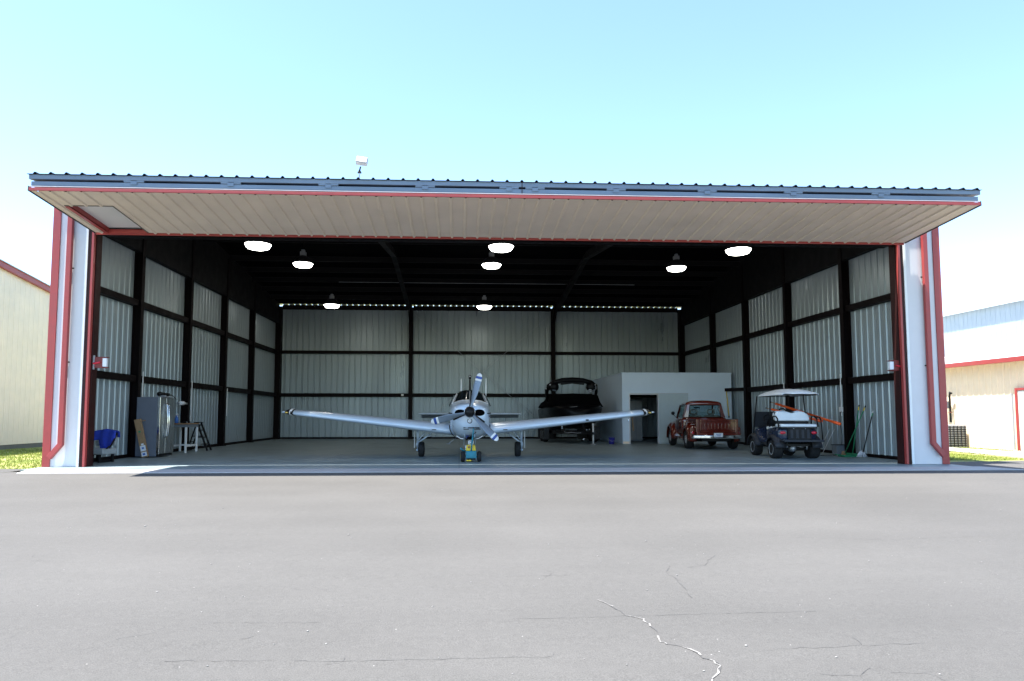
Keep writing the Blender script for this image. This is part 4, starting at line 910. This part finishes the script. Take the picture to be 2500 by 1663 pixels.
mb=MB(); rows=[]
for y,w1,w2,zt in ((-.95,.98,.85,1.75),(-.75,1.08,.98,2.14),(-.1,1.12,1.04,2.19),(.9,1.15,1.05,2.15),(2.6,1.15,1.0,1.95),(3.6,1.0,.8,1.7)):
    rows.append([(-w1-.14,y,1.60),(-w1,y,1.82),(-w2,y,zt-.04),(-.4,y,zt),(0,y,zt+.02),(.4,y,zt),(w2,y,zt-.04),(w1,y,1.82),(w1+.14,y,1.60)])
mb.grid(rows,capA=True,capB=True); mb.build('mooring_cover',M['canvas_shade'],boat,smooth=True,solid=.012)
mb=MB()
for k in range(13):
    pass
arch=[(-1.10,.6,1.85),(-1.13,.3,2.3),(-1.08,.2,2.56),(-.85,.15,2.72),(-.45,.12,2.81),(0,.11,2.83),(.45,.12,2.81),(.85,.15,2.72),(1.08,.2,2.56),(1.13,.3,2.3),(1.10,.6,1.85)]
mb.tube(arch,[.06,.07,.10,.11,.12,.13,.12,.11,.10,.07,.06],10); tw=mb.build('wake_tower',M['boat'],boat,smooth=True)
mb=MB(); mb.prism([(-.88,2.74),(-.55,2.68),(-.52,2.60),(0,2.66),(.52,2.60),(.55,2.68),(.88,2.74),(.45,2.84),(-.45,2.84)],.05,.18,'y')
for s in (-1,1): mb.ball((s*.86,.12,2.52),(.25,.16,.23),14)
mb.build('tower_speaker',M['boat'],tw,smooth=False)
mb=MB(); mb.tube([(1.0,.05,2.46),(.68,-.02,2.34)],.03,8); mb.tube([(1.02,.05,2.38),(.70,-.02,2.27)],.03,8); mb.tube([(1.05,.05,2.55),(1.06,.05,2.40)],.03,8); mb.build('board_rack',M['galv'],tw,smooth=True)
mb=MB(); mb.tube([(-1.0,.05,2.40),(-.72,-.02,2.32)],.025,8); mb.build('board_rack',M['grey_plastic'],tw,smooth=True)
for x,z in ((-1.02,2.60),(1.02,2.60),(-1.22,2.43)):
    mb=MB(); mb.ball((x,.04,z),.035,8); mb.build('tower_light',M['paper'],tw,smooth=True)
mb=MB(); mb.tube([(-1.22,.2,2.42),(-1.2,.15,2.0),(-1.12,.2,1.85)],.035,8); mb.build('mirror_arm',M['boat'],boat,smooth=True)
mb=MB(); mb.tube([(-.70,-1.55,1.55),(-.1,-1.72,1.60)],.012,6); mb.tube([(.8,-1.3,1.60),(1.05,-1.1,1.62)],.012,6); mb.build('rub_rail',M['galv'],boat)
trl=thing('boat_trailer','black boat trailer with white tongue jack under the covered boat','trailer',(5.13,31.0,0))
mb=MB()
for s in (-1,1):
    mb.bar((s*.9,-.6,.48),(s*.9,3.6,.48),.1,.14); mb.bar((s*.9,-.6,.48),(.45,-2.1,.48),.1,.12); mb.bar((s*.5,-.4,.60),(s*.6,3.4,.60),.14,.08)
mb.bar((-.95,.5,.44),(.95,.5,.44),.08,.1); mb.bar((-.95,2.8,.44),(.95,2.8,.44),.08,.1); mb.bar((.45,-2.0,.48),(.45,-2.75,.48),.1,.1); mb.bar((.2,-1.8,.5),(.1,-1.6,1.0),.08,.08); mb.build('frame',M['black'],trl)
for s in (-1,1):
    for y in (.9,1.75):
        tyre_wheel(trl,s*1.15,y,.33,.22,.19,s,M['galv'],6)
    mb=MB(); a=sorted((s*1.02,s*1.30)); mb.box(a[0],a[1],.45,2.2,.70,.74); mb.box(a[0],a[1],.41,.45,.12,.74); b=sorted((s*.55,s*1.34)); mb.box(b[0],b[1],2.25,2.29,.1,.72); mb.build('mudguard',M['black'],trl,bevel=.02)
mb=MB(); mb.tube([(.47,-2.25,.0),(.47,-2.25,.84)],.035,10); mb.tube([(.47,-2.25,.84),(.47,-2.25,.88)],.05,10); jk=mb.build('tongue_jack',M['white'],trl,smooth=True)
mb=MB(); mb.lathe([(.0,0.004),(.13,.004),(.12,.02),(.04,.05),(0,.05)],(.47,-2.25,0)); mb.build('jack_foot',M['galv'],jk)
mb=MB(); mb.ball((.24,-2.0,.62),.04,8); mb.ball((.36,-2.0,.63),.03,8); mb.ball((.08,-2.15,.22),(.05,.05,.06),8); mb.build('coupler_ball',M['chrome'],trl,smooth=True)
mb=MB(); mb.tube([(-.65,-1.55,.52),(-.5,-1.6,.47),(-.35,-1.62,.50),(-.1,-1.7,.47),(.1,-1.72,.49)],.014,6); mb.build('safety_chain',M['galv'],trl)
# ------------------------------------------------------------------ white room inside the hangar
room=thing('storage_room','white box room with open doorway in the back corner of the hangar','room',(0,0,0))
x0,x1,y0,y1,zt=7.06,11.90,29.65,36.4,3.04
dx0,dx1,dz=7.40,8.62,2.12
mb=MB(); mb.box(x0,x0+.12,y0+.121,y1,.0,zt); mb.build('wall',M['drywall'],room)
mb=MB(); mb.box(x1-.12,x1,y0+.121,y1,.0,zt); mb.build('wall',M['drywall'],room)
mb=MB(); mb.box(x0,dx0,y0,y0+.12,.0,zt); mb.box(dx1,x1,y0,y0+.12,.0,zt); mb.box(dx0,dx1,y0,y0+.12,dz,zt); mb.build('wall',M['drywall'],room)
mb=MB(); mb.box(x0-.02,x1+.02,y0-.02,y1,zt+.002,zt+.05); mb.build('roof',M['drywall'],room)
mb=MB(); mb.box(x0+.02,dx0-.03,y0-.015,y0-.002,.004,.10); mb.build('skirting',M['cream'],room)
mb=MB(); mb.box(dx0-.05,dx0,y0-.02,y0+.13,0,dz+.05); mb.box(dx1,dx1+.04,y0-.02,y0+.13,0,dz+.05); mb.box(dx0,dx1,y0-.02,y0+.13,dz+.001,dz+.05); mb.build('door_frame',M['white_panel'],room,bevel=.004)
mb=MB(); mb.box(dx1+.05,9.94,y0-.075,y0-.03,.03,2.16); sd=mb.build('sliding_door',mat('pale_blue_door',(.44,.52,.55),.5,var=.03),room,bevel=.004)
mb=MB(); mb.box(dx0,9.96,y0-.05,y0-.022,2.165,2.19); mb.build('door_track',M['galv'],room)
t=thing('tall_locker','pale grey tall locker inside the dark doorway','locker',(8.35,32.6,0))
mb=MB(); mb.box(-.3,.3,-.25,.25,.02,1.95); mb.build('cabinet',M['grey_plastic'],t,bevel=.01)
mb=MB(); mb.box(-.285,-.01,-.262,-.252,.08,1.9); mb.box(.01,.285,-.262,-.252,.08,1.9); mb.build('door',M['ballast'],t,bevel=.004)
mb=MB(); mb.tube([(7.56,29.9,1.15),(7.58,29.88,.75),(7.60,29.9,.55)],.03,8); t=mb.build('broom',M['card'],None); tag(t,'brown broom handle standing inside the doorway','broom')
# bucket
t=thing('plastic_bucket','dark blue plastic bucket on the floor beside the boat trailer','bucket',(6.5,29.3,0))
mb=MB(); mb.lathe([(0,.004),(.11,.004),(.14,.27),(.15,.28),(.135,.275),(.105,.02),(0,.02)],n=24); mb.build('pail',M['purple'],t,smooth=True)
mb=MB(); mb.tube([(-.14,0,.26),(-.12,-.09,.17),(0,-.14,.12),(.12,-.09,.17),(.14,0,.26)],.006,6); mb.build('handle',M['galv'],t)
t=thing('yellow_pole','thin yellow pole hanging at the corner of the white room','pole',(11.66,29.5,1.15))
mb=MB(); mb.bar((.04,0,.02),(-.04,0,1.13),.045,.03); mb.build('shaft',M['yellow'],t,bevel=.004)
mb=MB(); mb.bar((.045,0,-.03),(.04,0,.05),.05,.04); mb.build('grip',M['black'],t)
mb=MB(); mb.bar((11.58,29.45,2.33),(12.02,28.6,2.33),.16,.14); mb.build('girt',M['steel'],hangar)

# ------------------------------------------------------------------ fridge corner on the left
fr=thing('refrigerator','tall grey refrigerator against the left wall, doors facing right','refrigerator',(-8.98,20.95,0))
mb=MB(); mb.box(-.33,.26,-.52,.52,.03,1.74); mb.build('cabinet',M['fridge_side'],fr,bevel=.012)
for y0_,y1_ in ((-.515,-.10),(-.09,.515)):
    mb=MB(); mb.box(.268,.335,y0_,y1_,.10,1.73); d=mb.build('door',M['stainless'],fr,bevel=.018,seg=3)
mb=MB(); mb.box(.27,.345,-.532,-.517,.10,1.735); mb.build('door_edge',M['chrome'],fr,bevel=.006)  # bright chrome strip puts the light on the near door edge into colour
for y in (-.145,-.05):
    mb=MB(); mb.tube([(.33,y,.55),(.385,y,.62),(.41,y,.95),(.41,y,1.15),(.385,y,1.5),(.33,y,1.57)],.017,8); mb.build('handle',M['chrome'],fr,smooth=True)
mb=MB(); mb.box(.20,.30,-.5,.5,.03,.09); mb.build('kick_plate',M['black'],fr)
mb=MB(); mb.box(.336,.34,.2,.28,.9,1.1); mb.build('badge',M['galv'],fr)
t=thing('grey_tray','pale grey tray on top of the refrigerator','tray',(-8.80,21.05,1.742)); mb=MB(); mb.box(-.15,.15,-.22,.22,0,.03); mb.box(-.15,.15,-.22,-.20,.031,.06); mb.build('pan',M['ballast'],t,bevel=.006)
t=thing('power_tool','black power tool with dangling cord on the refrigerator tray','tool',(-8.80,21.05,1.774))
mb=MB(); mb.ball((-.05,-.18,.07),(.09,.10,.07),12); mb.bar((-.03,-.15,.08),(.0,.28,.06),.09,.08); mb.ball((.0,.25,.05),(.06,.12,.05),10); mb.build('tool_body',M['black'],t,smooth=True)
mb=MB(); mb.tube([(0,.3,.06),(.05,.42,.05),(.10,.52,-.02),(.14,.55,-.10)],.012,6); mb.build('cord',M['black'],t)
t=thing('cardboard_box','long narrow brown cardboard box leaning against the refrigerator','box',(-8.96,20.33,0),0)
MM=Matrix.Rotation(R(-13.5),4,'Y')
mb=MB(); mb.box(-.09,.09,-.04,.04,.02,1.13,MM); mb.build('carton',M['card'],t,bevel=.004)
mb=MB(); mb.box(-.075,.075,-.044,-.041,.05,.17,MM); mb.box(-.075,.075,-.044,-.041,.20,.36,MM); mb.box(-.03,.04,-.044,-.041,.37,.42,MM); mb.build('shipping_label',M['paper'],t)
mb=MB(); mb.box(-.04,.03,-.048,-.045,.08,.14,MM); mb.box(-.03,.03,-.048,-.045,.26,.31,MM); mb.build('label_print',M['blue_ink'],t)
mb=MB(); mb.box(-.03,.03,-.044,-.041,.74,.79,MM); mb.build('sticker',M['green'],t)
mb=MB(); mb.box(.091,.20,-.03,.03,1.04,1.06,MM); mb.build('flap',M['card'],t)
# chair with cloth
ch=thing('low_chair','low grey cushioned chair with black legs by the left wall','chair',(-9.29,18.42,0),R(-14))
mb=MB(); mb.box(-.30,.32,-.26,.26,.21,.36); mb.build('seat',M['grey_fabric'],ch,bevel=.035,seg=3)
mb=MB(); mb.prism([(-.28,.42),(.28,.42),(.28,.72),(.22,.80),(-.22,.80),(-.28,.72)],.19,.29,'y'); mb.build('backrest',M['grey_fabric'],ch,bevel=.03,seg=3)
for x,y in ((-.2,-.2),(-.03,-.2),(.18,-.2),(-.22,.2),(.22,.2)):
    mb=MB(); mb.bar((x,y,.21),(x,y,.004),.06,.06); mb.build('leg',M['black'],ch,bevel=.006)
mb=MB(); mb.bar((.16,-.2,.03),(.16,.2,.03),.06,.05); mb.bar((-.2,-.2,.22),(.2,-.2,.22),.04,.04); mb.build('leg_rail',M['black'],ch)
mb=MB(); mb.tube([(.30,.25,.74),(.33,.1,.56),(.36,-.05,.42),(.38,-.2,.37)],.022,8); mb.build('armrest',M['black'],ch,smooth=True)
mb=MB(); rnd=random.Random(4)
def cl(u,v): # u across, v down the drape
    hw=.335 if v<.35 else .335-.26*(v-.35); x=(u-.5)*2*hw; 
    y=.165-.018*math.sin(u*15+v*3)-.10*v; z=.84-.05*abs(u-.5)*2-.56*v
    if v>.78: y-=.35*(v-.78); 
    x+=.20*max(0,v-.3); return (x,y,z)
rows=[]
for j in range(14):
    v=j/13; row=[]
    for i in range(15):
        u=i/14; lim=.42 if (u<.22 or u>.9) else 1.0
        row.append(cl(u,min(v,lim*1.0) if lim<1 else v))
    rows.append(row)
rows=[[(x,.31,z-.16) for x,y,z in rows[0]],[(x,.30,z-.02) for x,y,z in rows[0]],[(x,.24,z+.015) for x,y,z in rows[0]]]+rows
mb.grid(rows); cloth=mb.build('blue_cloth',M['blue_cloth'],None,smooth=True,solid=.012); cloth.location=(-9.29,18.42,0); cloth.rotation_euler=(0,0,R(-14)); tag(cloth,'bright blue cloth draped over the low grey chair','cloth')
# work table
tb=thing('work_table','white legged work table with plywood top beside the refrigerator','table',(-9.12,23.4,0))
mb=MB(); mb.box(-.32,.32,-.55,.52,.92,.955); mb.build('tabletop',M['wood'],tb,bevel=.006)
mb=MB(); mb.box(-.30,.30,-.52,.49,.83,.918); mb.build('apron',M['grey_plastic'],tb,bevel=.004)
for x in (-.27,.27):
    for y in (-.48,.45):
        mb=MB(); mb.box(x-.03,x+.03,y-.03,y+.03,.004,.829); mb.build('leg',M['strip_white'],tb,bevel=.006)
mb=MB(); mb.bar((-.27,-.449,.22),(-.27,.419,.22),.04,.05); mb.bar((.27,-.449,.22),(.27,.419,.22),.04,.05); mb.bar((-.239,.45,.22),(.239,.45,.22),.04,.05); mb.build('stretcher',M['strip_white'],tb)
t=thing('spray_bottle','blue spray bottle on the near end of the work table','bottle',(-9.22,23.05,.955))
mb=MB(); mb.lathe([(0,0),(.055,.002),(.06,.12),(.05,.18),(.022,.22),(.02,.26),(0,.26)],n=18); mb.build('bottle_body',M['blue_ink'],t,smooth=True)
mb=MB(); mb.box(-.02,.05,-.018,.018,.26,.31); mb.bar((.03,0,.27),(.045,0,.20),.015,.015); mb.build('trigger',M['paper'],t,bevel=.004)
t=thing('radio','small black radio on the work table','radio',(-9.1,23.55,.955)); mb=MB(); mb.box(-.12,.12,-.05,.05,0,.06); mb.build('case',M['black'],t,bevel=.012); mb=MB(); mb.lathe([(0,-.004),(.02,-.004),(.02,0)],(.05,-.051,.03),'y',12); mb.build('dial',M['galv'],t)
t=thing('paper_towel','white paper towel roll hung on the column above the table','towel roll',(-9.28,23.6,1.62))
mb=MB(); mb.lathe([(.02,-.14),(.065,-.14),(.065,.14),(.02,.14)],(0,0,0),'y',18); mb.build('roll',M['paper'],t,smooth=True)
mb=MB(); mb.bar((-.12,-.17,.0),(.0,-.17,0),.02,.02); mb.bar((-.12,.17,.0),(.0,.17,0),.02,.02); mb.tube([(0,-.17,0),(0,.17,0)],.012,6); mb.bar((-.12,-.18,0),(-.12,.85,0),.02,.06); mb.build('bracket',M['galv'],t)
# step ladder
t=thing('step_ladder','black folding step ladder standing open behind the work table','step ladder',(-9.0,24.55,0))
for y in (-.18,.18):
    mb=MB(); mb.bar((.33,y,.0),(-.05,y,.98),.035,.06); mb.build('front_rail',M['black'],t); mb=MB(); mb.bar((-.36,y,.0),(-.07,y,.9),.03,.04); mb.build('rear_rail',M['black'],t)
for z in (.22,.46,.70):
    x=.33-.38*z/.98; mb=MB(); mb.box(x-.16,x+.04,-.16,.16,z-.015,z+.015); mb.build('step',M['black'],t,bevel=.004)
mb=MB(); mb.box(-.16,.04,-.19,.19,.955,.985); mb.build('top_cap',M['black'],t,bevel=.006)
mb=MB(); mb.bar((-.27,-.16,.3),(-.27,.16,.3),.03,.03); mb.bar((-.2,-.16,.5),(.12,-.16,.5),.02,.03); mb.build('brace',M['black'],t)
# ------------------------------------------------------------------ brooms and clutter on the right wall
def broom(p,q,lab,headm,kind,tipm):
    p=Vector(p); q=Vector(q); t=thing(kind,lab,'broom',p,0,'broom handles against the right wall'); q=q-p; n=q.normalized()
    mb=MB(); mb.tube([n*.1,q-n*.16],.016,8); mb.build('handle',M['green'] if tipm!='w' else M['black'],t,smooth=True)
    mb=MB(); mb.tube([q-n*.16,q-n*.06],.018,8); mb.build('handle_collar',M['yellow'] if tipm!='w' else M['green'],t,smooth=True)
    mb=MB(); mb.tube([q-n*.06,q],.02,8); mb.build('handle_tip',M['black'] if tipm!='w' else M['strip_white'],t,smooth=True)
    mb=MB(); 
    if kind=='push_broom': mb.box(-.05,.05,-.28,.28,.03,.10); mb.build('head',headm,t,bevel=.01); mb=MB(); mb.box(-.04,.04,-.27,.27,0,.03); mb.build('bristles',M['green'],t)
    elif kind=='string_mop': 
        rnd=random.Random(2)
        for k in range(26):
            a=rnd.uniform(0,6.28); r=rnd.uniform(.05,.15); mb.tube([(0,0,.2),(r*.5*math.cos(a),r*.5*math.sin(a),.13),(r*math.cos(a),r*math.sin(a),.012)],.012,5)
        mb.build('mop_strings',headm,t,smooth=True)
    else: mb.prism([(-.07,.004),(.07,.004),(.03,.15),(-.03,.15)],-.03,.03,'y'); mb.build('head',headm,t,bevel=.006)
broom((11.62,20.0,0),(11.86,19.95,1.53),'green push broom with yellow collar, tallest of the leaning handles',M['green'],'push_broom','y')
broom((11.50,20.25,0),(11.86,19.62,1.50),'green handled broom with small brown head crossing the push broom',M['card'],'corn_broom','y')
broom((11.70,19.65,0),(11.88,19.30,1.34),'dark handled mop with white strings leaning nearest the hangar front',M['paper'],'string_mop','w')
t=thing('dust_pan','flat green dust pan on the floor under the brooms','dust pan',(11.42,19.9,0)); mb=MB(); mb.prism([(-.2,.004),(.2,.004),(.2,.02),(-.1,.06),(-.2,.06)],-.18,.18,'y'); mb.build('pan',M['green'],t,bevel=.006); mb=MB(); mb.bar((-.2,0,.05),(-.38,0,.08),.04,.02); mb.build('handle',M['green'],t)
t=thing('plastic_bin','small slate grey bin at the foot of the right wall column','bin',(11.78,20.98,0)); mb=MB(); mb.prism([(-.15,.004),(.15,.004),(.17,.30),(-.17,.30)],-.14,.14,'y'); mb.build('bin_body',M['grey_plastic'],t,bevel=.015); mb=MB(); mb.box(-.18,.18,-.155,.155,.302,.32); mb.build('rim',M['cart_grey'],t,bevel=.006)
for k,(dx,lab) in enumerate(((0,'thin white trim strip leaning on the wall behind the golf cart'),(.06,'thin white trim strip leaning just right of its twin by the golf cart'))):
    t=thing('trim_strip',lab,'trim strip',(11.70+dx*.4,22.1-dx*4,0),0,'white strips leaning on the right wall'); mb=MB(); mb.bar((0,0,.01),(.28,-.25,.78),.03,.012); mb.build('strip',M['strip_white'],t)
mb=MB(); mb.tube([(11.86,20.83,1.36),(11.76,20.8,1.3),(11.74,20.8,1.1),(11.76,20.8,.85),(11.79,20.8,.6),(11.77,20.8,.35),(11.8,20.85,.31),(11.82,20.9,.02),(11.4,20.6,.012),(10.9,20.55,.012),(10.3,20.2,.012)],.010,6); t=mb.build('extension_lead',M['black'],None,smooth=True); tag(t,'thin black power cord hanging from the right wall column','power cord')
# small items by the fridge side column
t=thing('spray_can','blue spray can with white cap on the column left of the refrigerator','spray can',(-9.22,20.50,1.24)); 
mb=MB(); mb.lathe([(0,0),(.03,.002),(.03,.12),(.02,.14),(0,.14)],n=14); mb.build('can',M['blue_ink'],t,smooth=True); mb=MB(); mb.lathe([(.02,-.05),(.03,-.05),(.03,-.002),(0,-.002)],n=14); mb.build('cap',M['paper'],t); mb=MB(); mb.box(-.06,.05,-.03,.06,-.065,-.052); mb.build('bracket',M['galv'],t)

# ------------------------------------------------------------------ neighbours
nb=thing('cream_hangar','cream metal building with red roof edge left of the hangar','building',(0,0,0))
X=-16.8; pr=corr(19.5,40,rib=.014,rw=.07,top=.03); 
def zr(y): return 6.74-.125*(y-25.5) if y>22 else 6.74+.125*3.5-.125*(22-y)
mb=MB(); mb.grid([[(X+d,t,.12) for t,d in pr],[(X+d,t,zr(t)) for t,d in pr]]); mb.build('wall',M['cream'],nb)
mb=MB(); mb.box(-36,X,19.4,19.5,.2,7.0); mb.box(-36,X,40,40.1,.2,4.9); mb.build('wall',M['cream'],nb)
mb=MB(); mb.box(-36.1,X-.02,19.3,40.1,-.3,.12); mb.build('foundation',M['dark_found'],nb)
mb=MB()
for a,b in ((22,40.3),(19.2,22)): mb.bar((X+.09,a,zr(a)-.02),(X+.09,b,zr(b)-.02),.12,.22)
mb.build('rake_trim',M['red'],nb,bevel=.01)
mb=MB(); mb.add([(X+.2,22,zr(22)+.1),(X+.2,40.4,zr(40.4)+.1),(-36,40.4,zr(40.4)+.1),(-36,22,zr(22)+.1)],[(0,1,2,3)]); mb.add([(X+.2,22,zr(22)+.1),(X+.2,19.1,zr(19.1)+.1),(-36,19.1,zr(19.1)+.1),(-36,22,zr(22)+.1)],[(0,1,2,3)]); mb.build('roof',M['roof'],nb,solid=.03)
# parked car glimpsed beyond
car=thing('white_car','white car parked on the grass, glimpsed behind the left corner post','car',(-13.72,26.8,-.05),R(180))
CSS=[(-2.2,[(0,.35),(.6,.35),(.75,.42),(.80,.60),(.78,.78),(.65,.88),(0,.9)]),(-1.6,[(0,.25),(.7,.25),(.83,.35),(.88,.6),(.86,.85),(.75,.95),(0,.98)]),(0,[(0,.22),(.72,.22),(.86,.35),(.9,.6),(.88,.85),(.78,.95),(0,1.0)]),(1.6,[(0,.25),(.7,.25),(.84,.35),(.88,.6),(.86,.8),(.75,.9),(0,.95)]),(2.2,[(0,.35),(.55,.35),(.7,.42),(.75,.55),(.72,.68),(.6,.75),(0,.78)])]
mb=MB(); mb.grid(loft(CSS),closed=True,capA=True,capB=True); mb.build('body',M['white'],car,subsurf=2)
CGS=[(-1.7,[(0,.9),(.5,.9),(.68,.92),(.66,1.05),(.6,1.15),(.4,1.18),(0,1.19)]),(-.9,[(0,.9),(.6,.9),(.76,.92),(.70,1.2),(.6,1.42),(.4,1.47),(0,1.48)]),(.3,[(0,.9),(.6,.9),(.76,.92),(.70,1.2),(.6,1.42),(.4,1.46),(0,1.47)]),(1.3,[(0,.9),(.5,.9),(.68,.9),(.64,.93),(.5,.95),(.3,.96),(0,.97)])]
mb=MB(); mb.grid(loft(CGS),closed=True,capA=True,capB=True); mb.build('cabin',M['glass_dark'],car,subsurf=2)
for sx in (-.8,.8):
    for y in (-1.4,1.35): tyre_wheel(car,sx,y,.31,.2,.2,1 if sx>0 else -1,M['galv'],5)
    mb=MB(); mb.ball((sx*.8,-2.12,.68),(.13,.05,.07),10); mb.build('tail_light',M['tail_red'],car,smooth=True)
# right-hand building with lean-to
rb=thing('lean_to_building','pale metal building with cream lean-to and red gutter right of the hangar','building',(0,0,0))
pr=corr(16,62,rib=.022,rw=.06,top=.03)
mb=MB(); mb.grid([[(20-d,t,-.1) for t,d in pr],[(20-d,t,3.3) for t,d in pr]]); mb.build('wall',M['cream'],rb)
mb=MB(); mb.grid([[(26-d,t,3.9) for t,d in pr],[(26-d,t,6.75) for t,d in pr]]); mb.build('upper_wall',mat('pale_blue_grey_wall',(.28,.33,.37),.6,var=.04,scale=1),rb)
mb=MB(); mb.add([(19.72,15.7,3.30),(19.72,62.3,3.30),(26.0,62.3,4.35),(26.0,15.7,4.35)],[(0,1,2,3)]); mb.build('lower_roof',M['white'],rb,solid=.03)
mb=MB(); mb.box(19.60,19.72,15.7,62.3,3.13,3.30); mb.build('gutter',M['red'],rb,bevel=.01)
mb=MB(); mb.add([(25.8,15.5,6.62),(25.8,62.5,6.62),(33,62.5,8.2),(33,15.5,8.2)],[(0,1,2,3)]); mb.build('upper_roof',M['roof'],rb,solid=.04)
mb=MB(); mb.box(25.7,25.8,15.5,62.5,6.5,6.66); mb.build('upper_eave',mat('pale_eave',(.55,.62,.66),.5,var=.04),rb)
mb=MB(); mb.box(19.9,40,15.9,15.98,-.1,3.3); mb.box(26,40,15.9,15.98,3.3,6.7); mb.build('wall',M['cream'],rb)
mb=MB(); mb.box(19.93,19.965,22.2,23.7,-.02,2.1); dr=mb.build('door',M['white'],rb,bevel=.006)
mb=MB(); mb.box(19.90,19.925,23.71,23.8,-.02,2.2); mb.box(19.90,19.925,22.1,23.709,2.12,2.2); mb.build('door_trim',M['red'],rb)
mb=MB(); mb.box(19.88,19.92,22.35,23.1,1.1,1.9); mb.build('door_glass',M['glass_dark'],dr)
mb=MB(); mb.tube([(19.85,23.86,.0),(19.85,23.86,2.0)],.03,8); mb.build('downspout',M['ballast'],rb)
# meter mast on the wall
t=thing('meter_mast','dark pipe with meter box on the cream wall at right','meter',(19.83,27.0,.95))
mb=MB(); mb.tube([(0,0,0),(0,0,1.05),(-.02,-.06,1.2),(-.02,-.14,1.16)],.04,8); mb.build('pipe',M['black'],t,smooth=True)
mb=MB(); mb.box(-.08,.08,.06,.3,.55,.85); mb.build('meter_box',M['galv'],t,bevel=.01); mb=MB(); mb.box(-.06,.06,-.05,.05,.38,.42); mb.build('fitting',M['redpaint'],t)
# condenser unit with a wire grille
t=thing('condenser_unit','air conditioner unit with black wire grille at the cream wall','air conditioner',(19.5,26.6,-.05))
mb=MB(); mb.box(-.38,.38,-.38,.38,0,.90); mb.build('casing',M['ballast'],t,bevel=.02)
mb=MB()
for k in range(9): 
    z=.08+k*.09; mb.box(-.36,.36,-.40,-.385,z,z+.03); mb.box(-.40,-.385,-.36,.36,z,z+.03)
for k in range(5):
    x=-.3+k*.15; mb.box(x-.012,x+.012,-.415,-.402,.05,.86); mb.box(-.415,-.402,x-.012,x+.012,.05,.86)
mb.build('grille',M['black'],t)
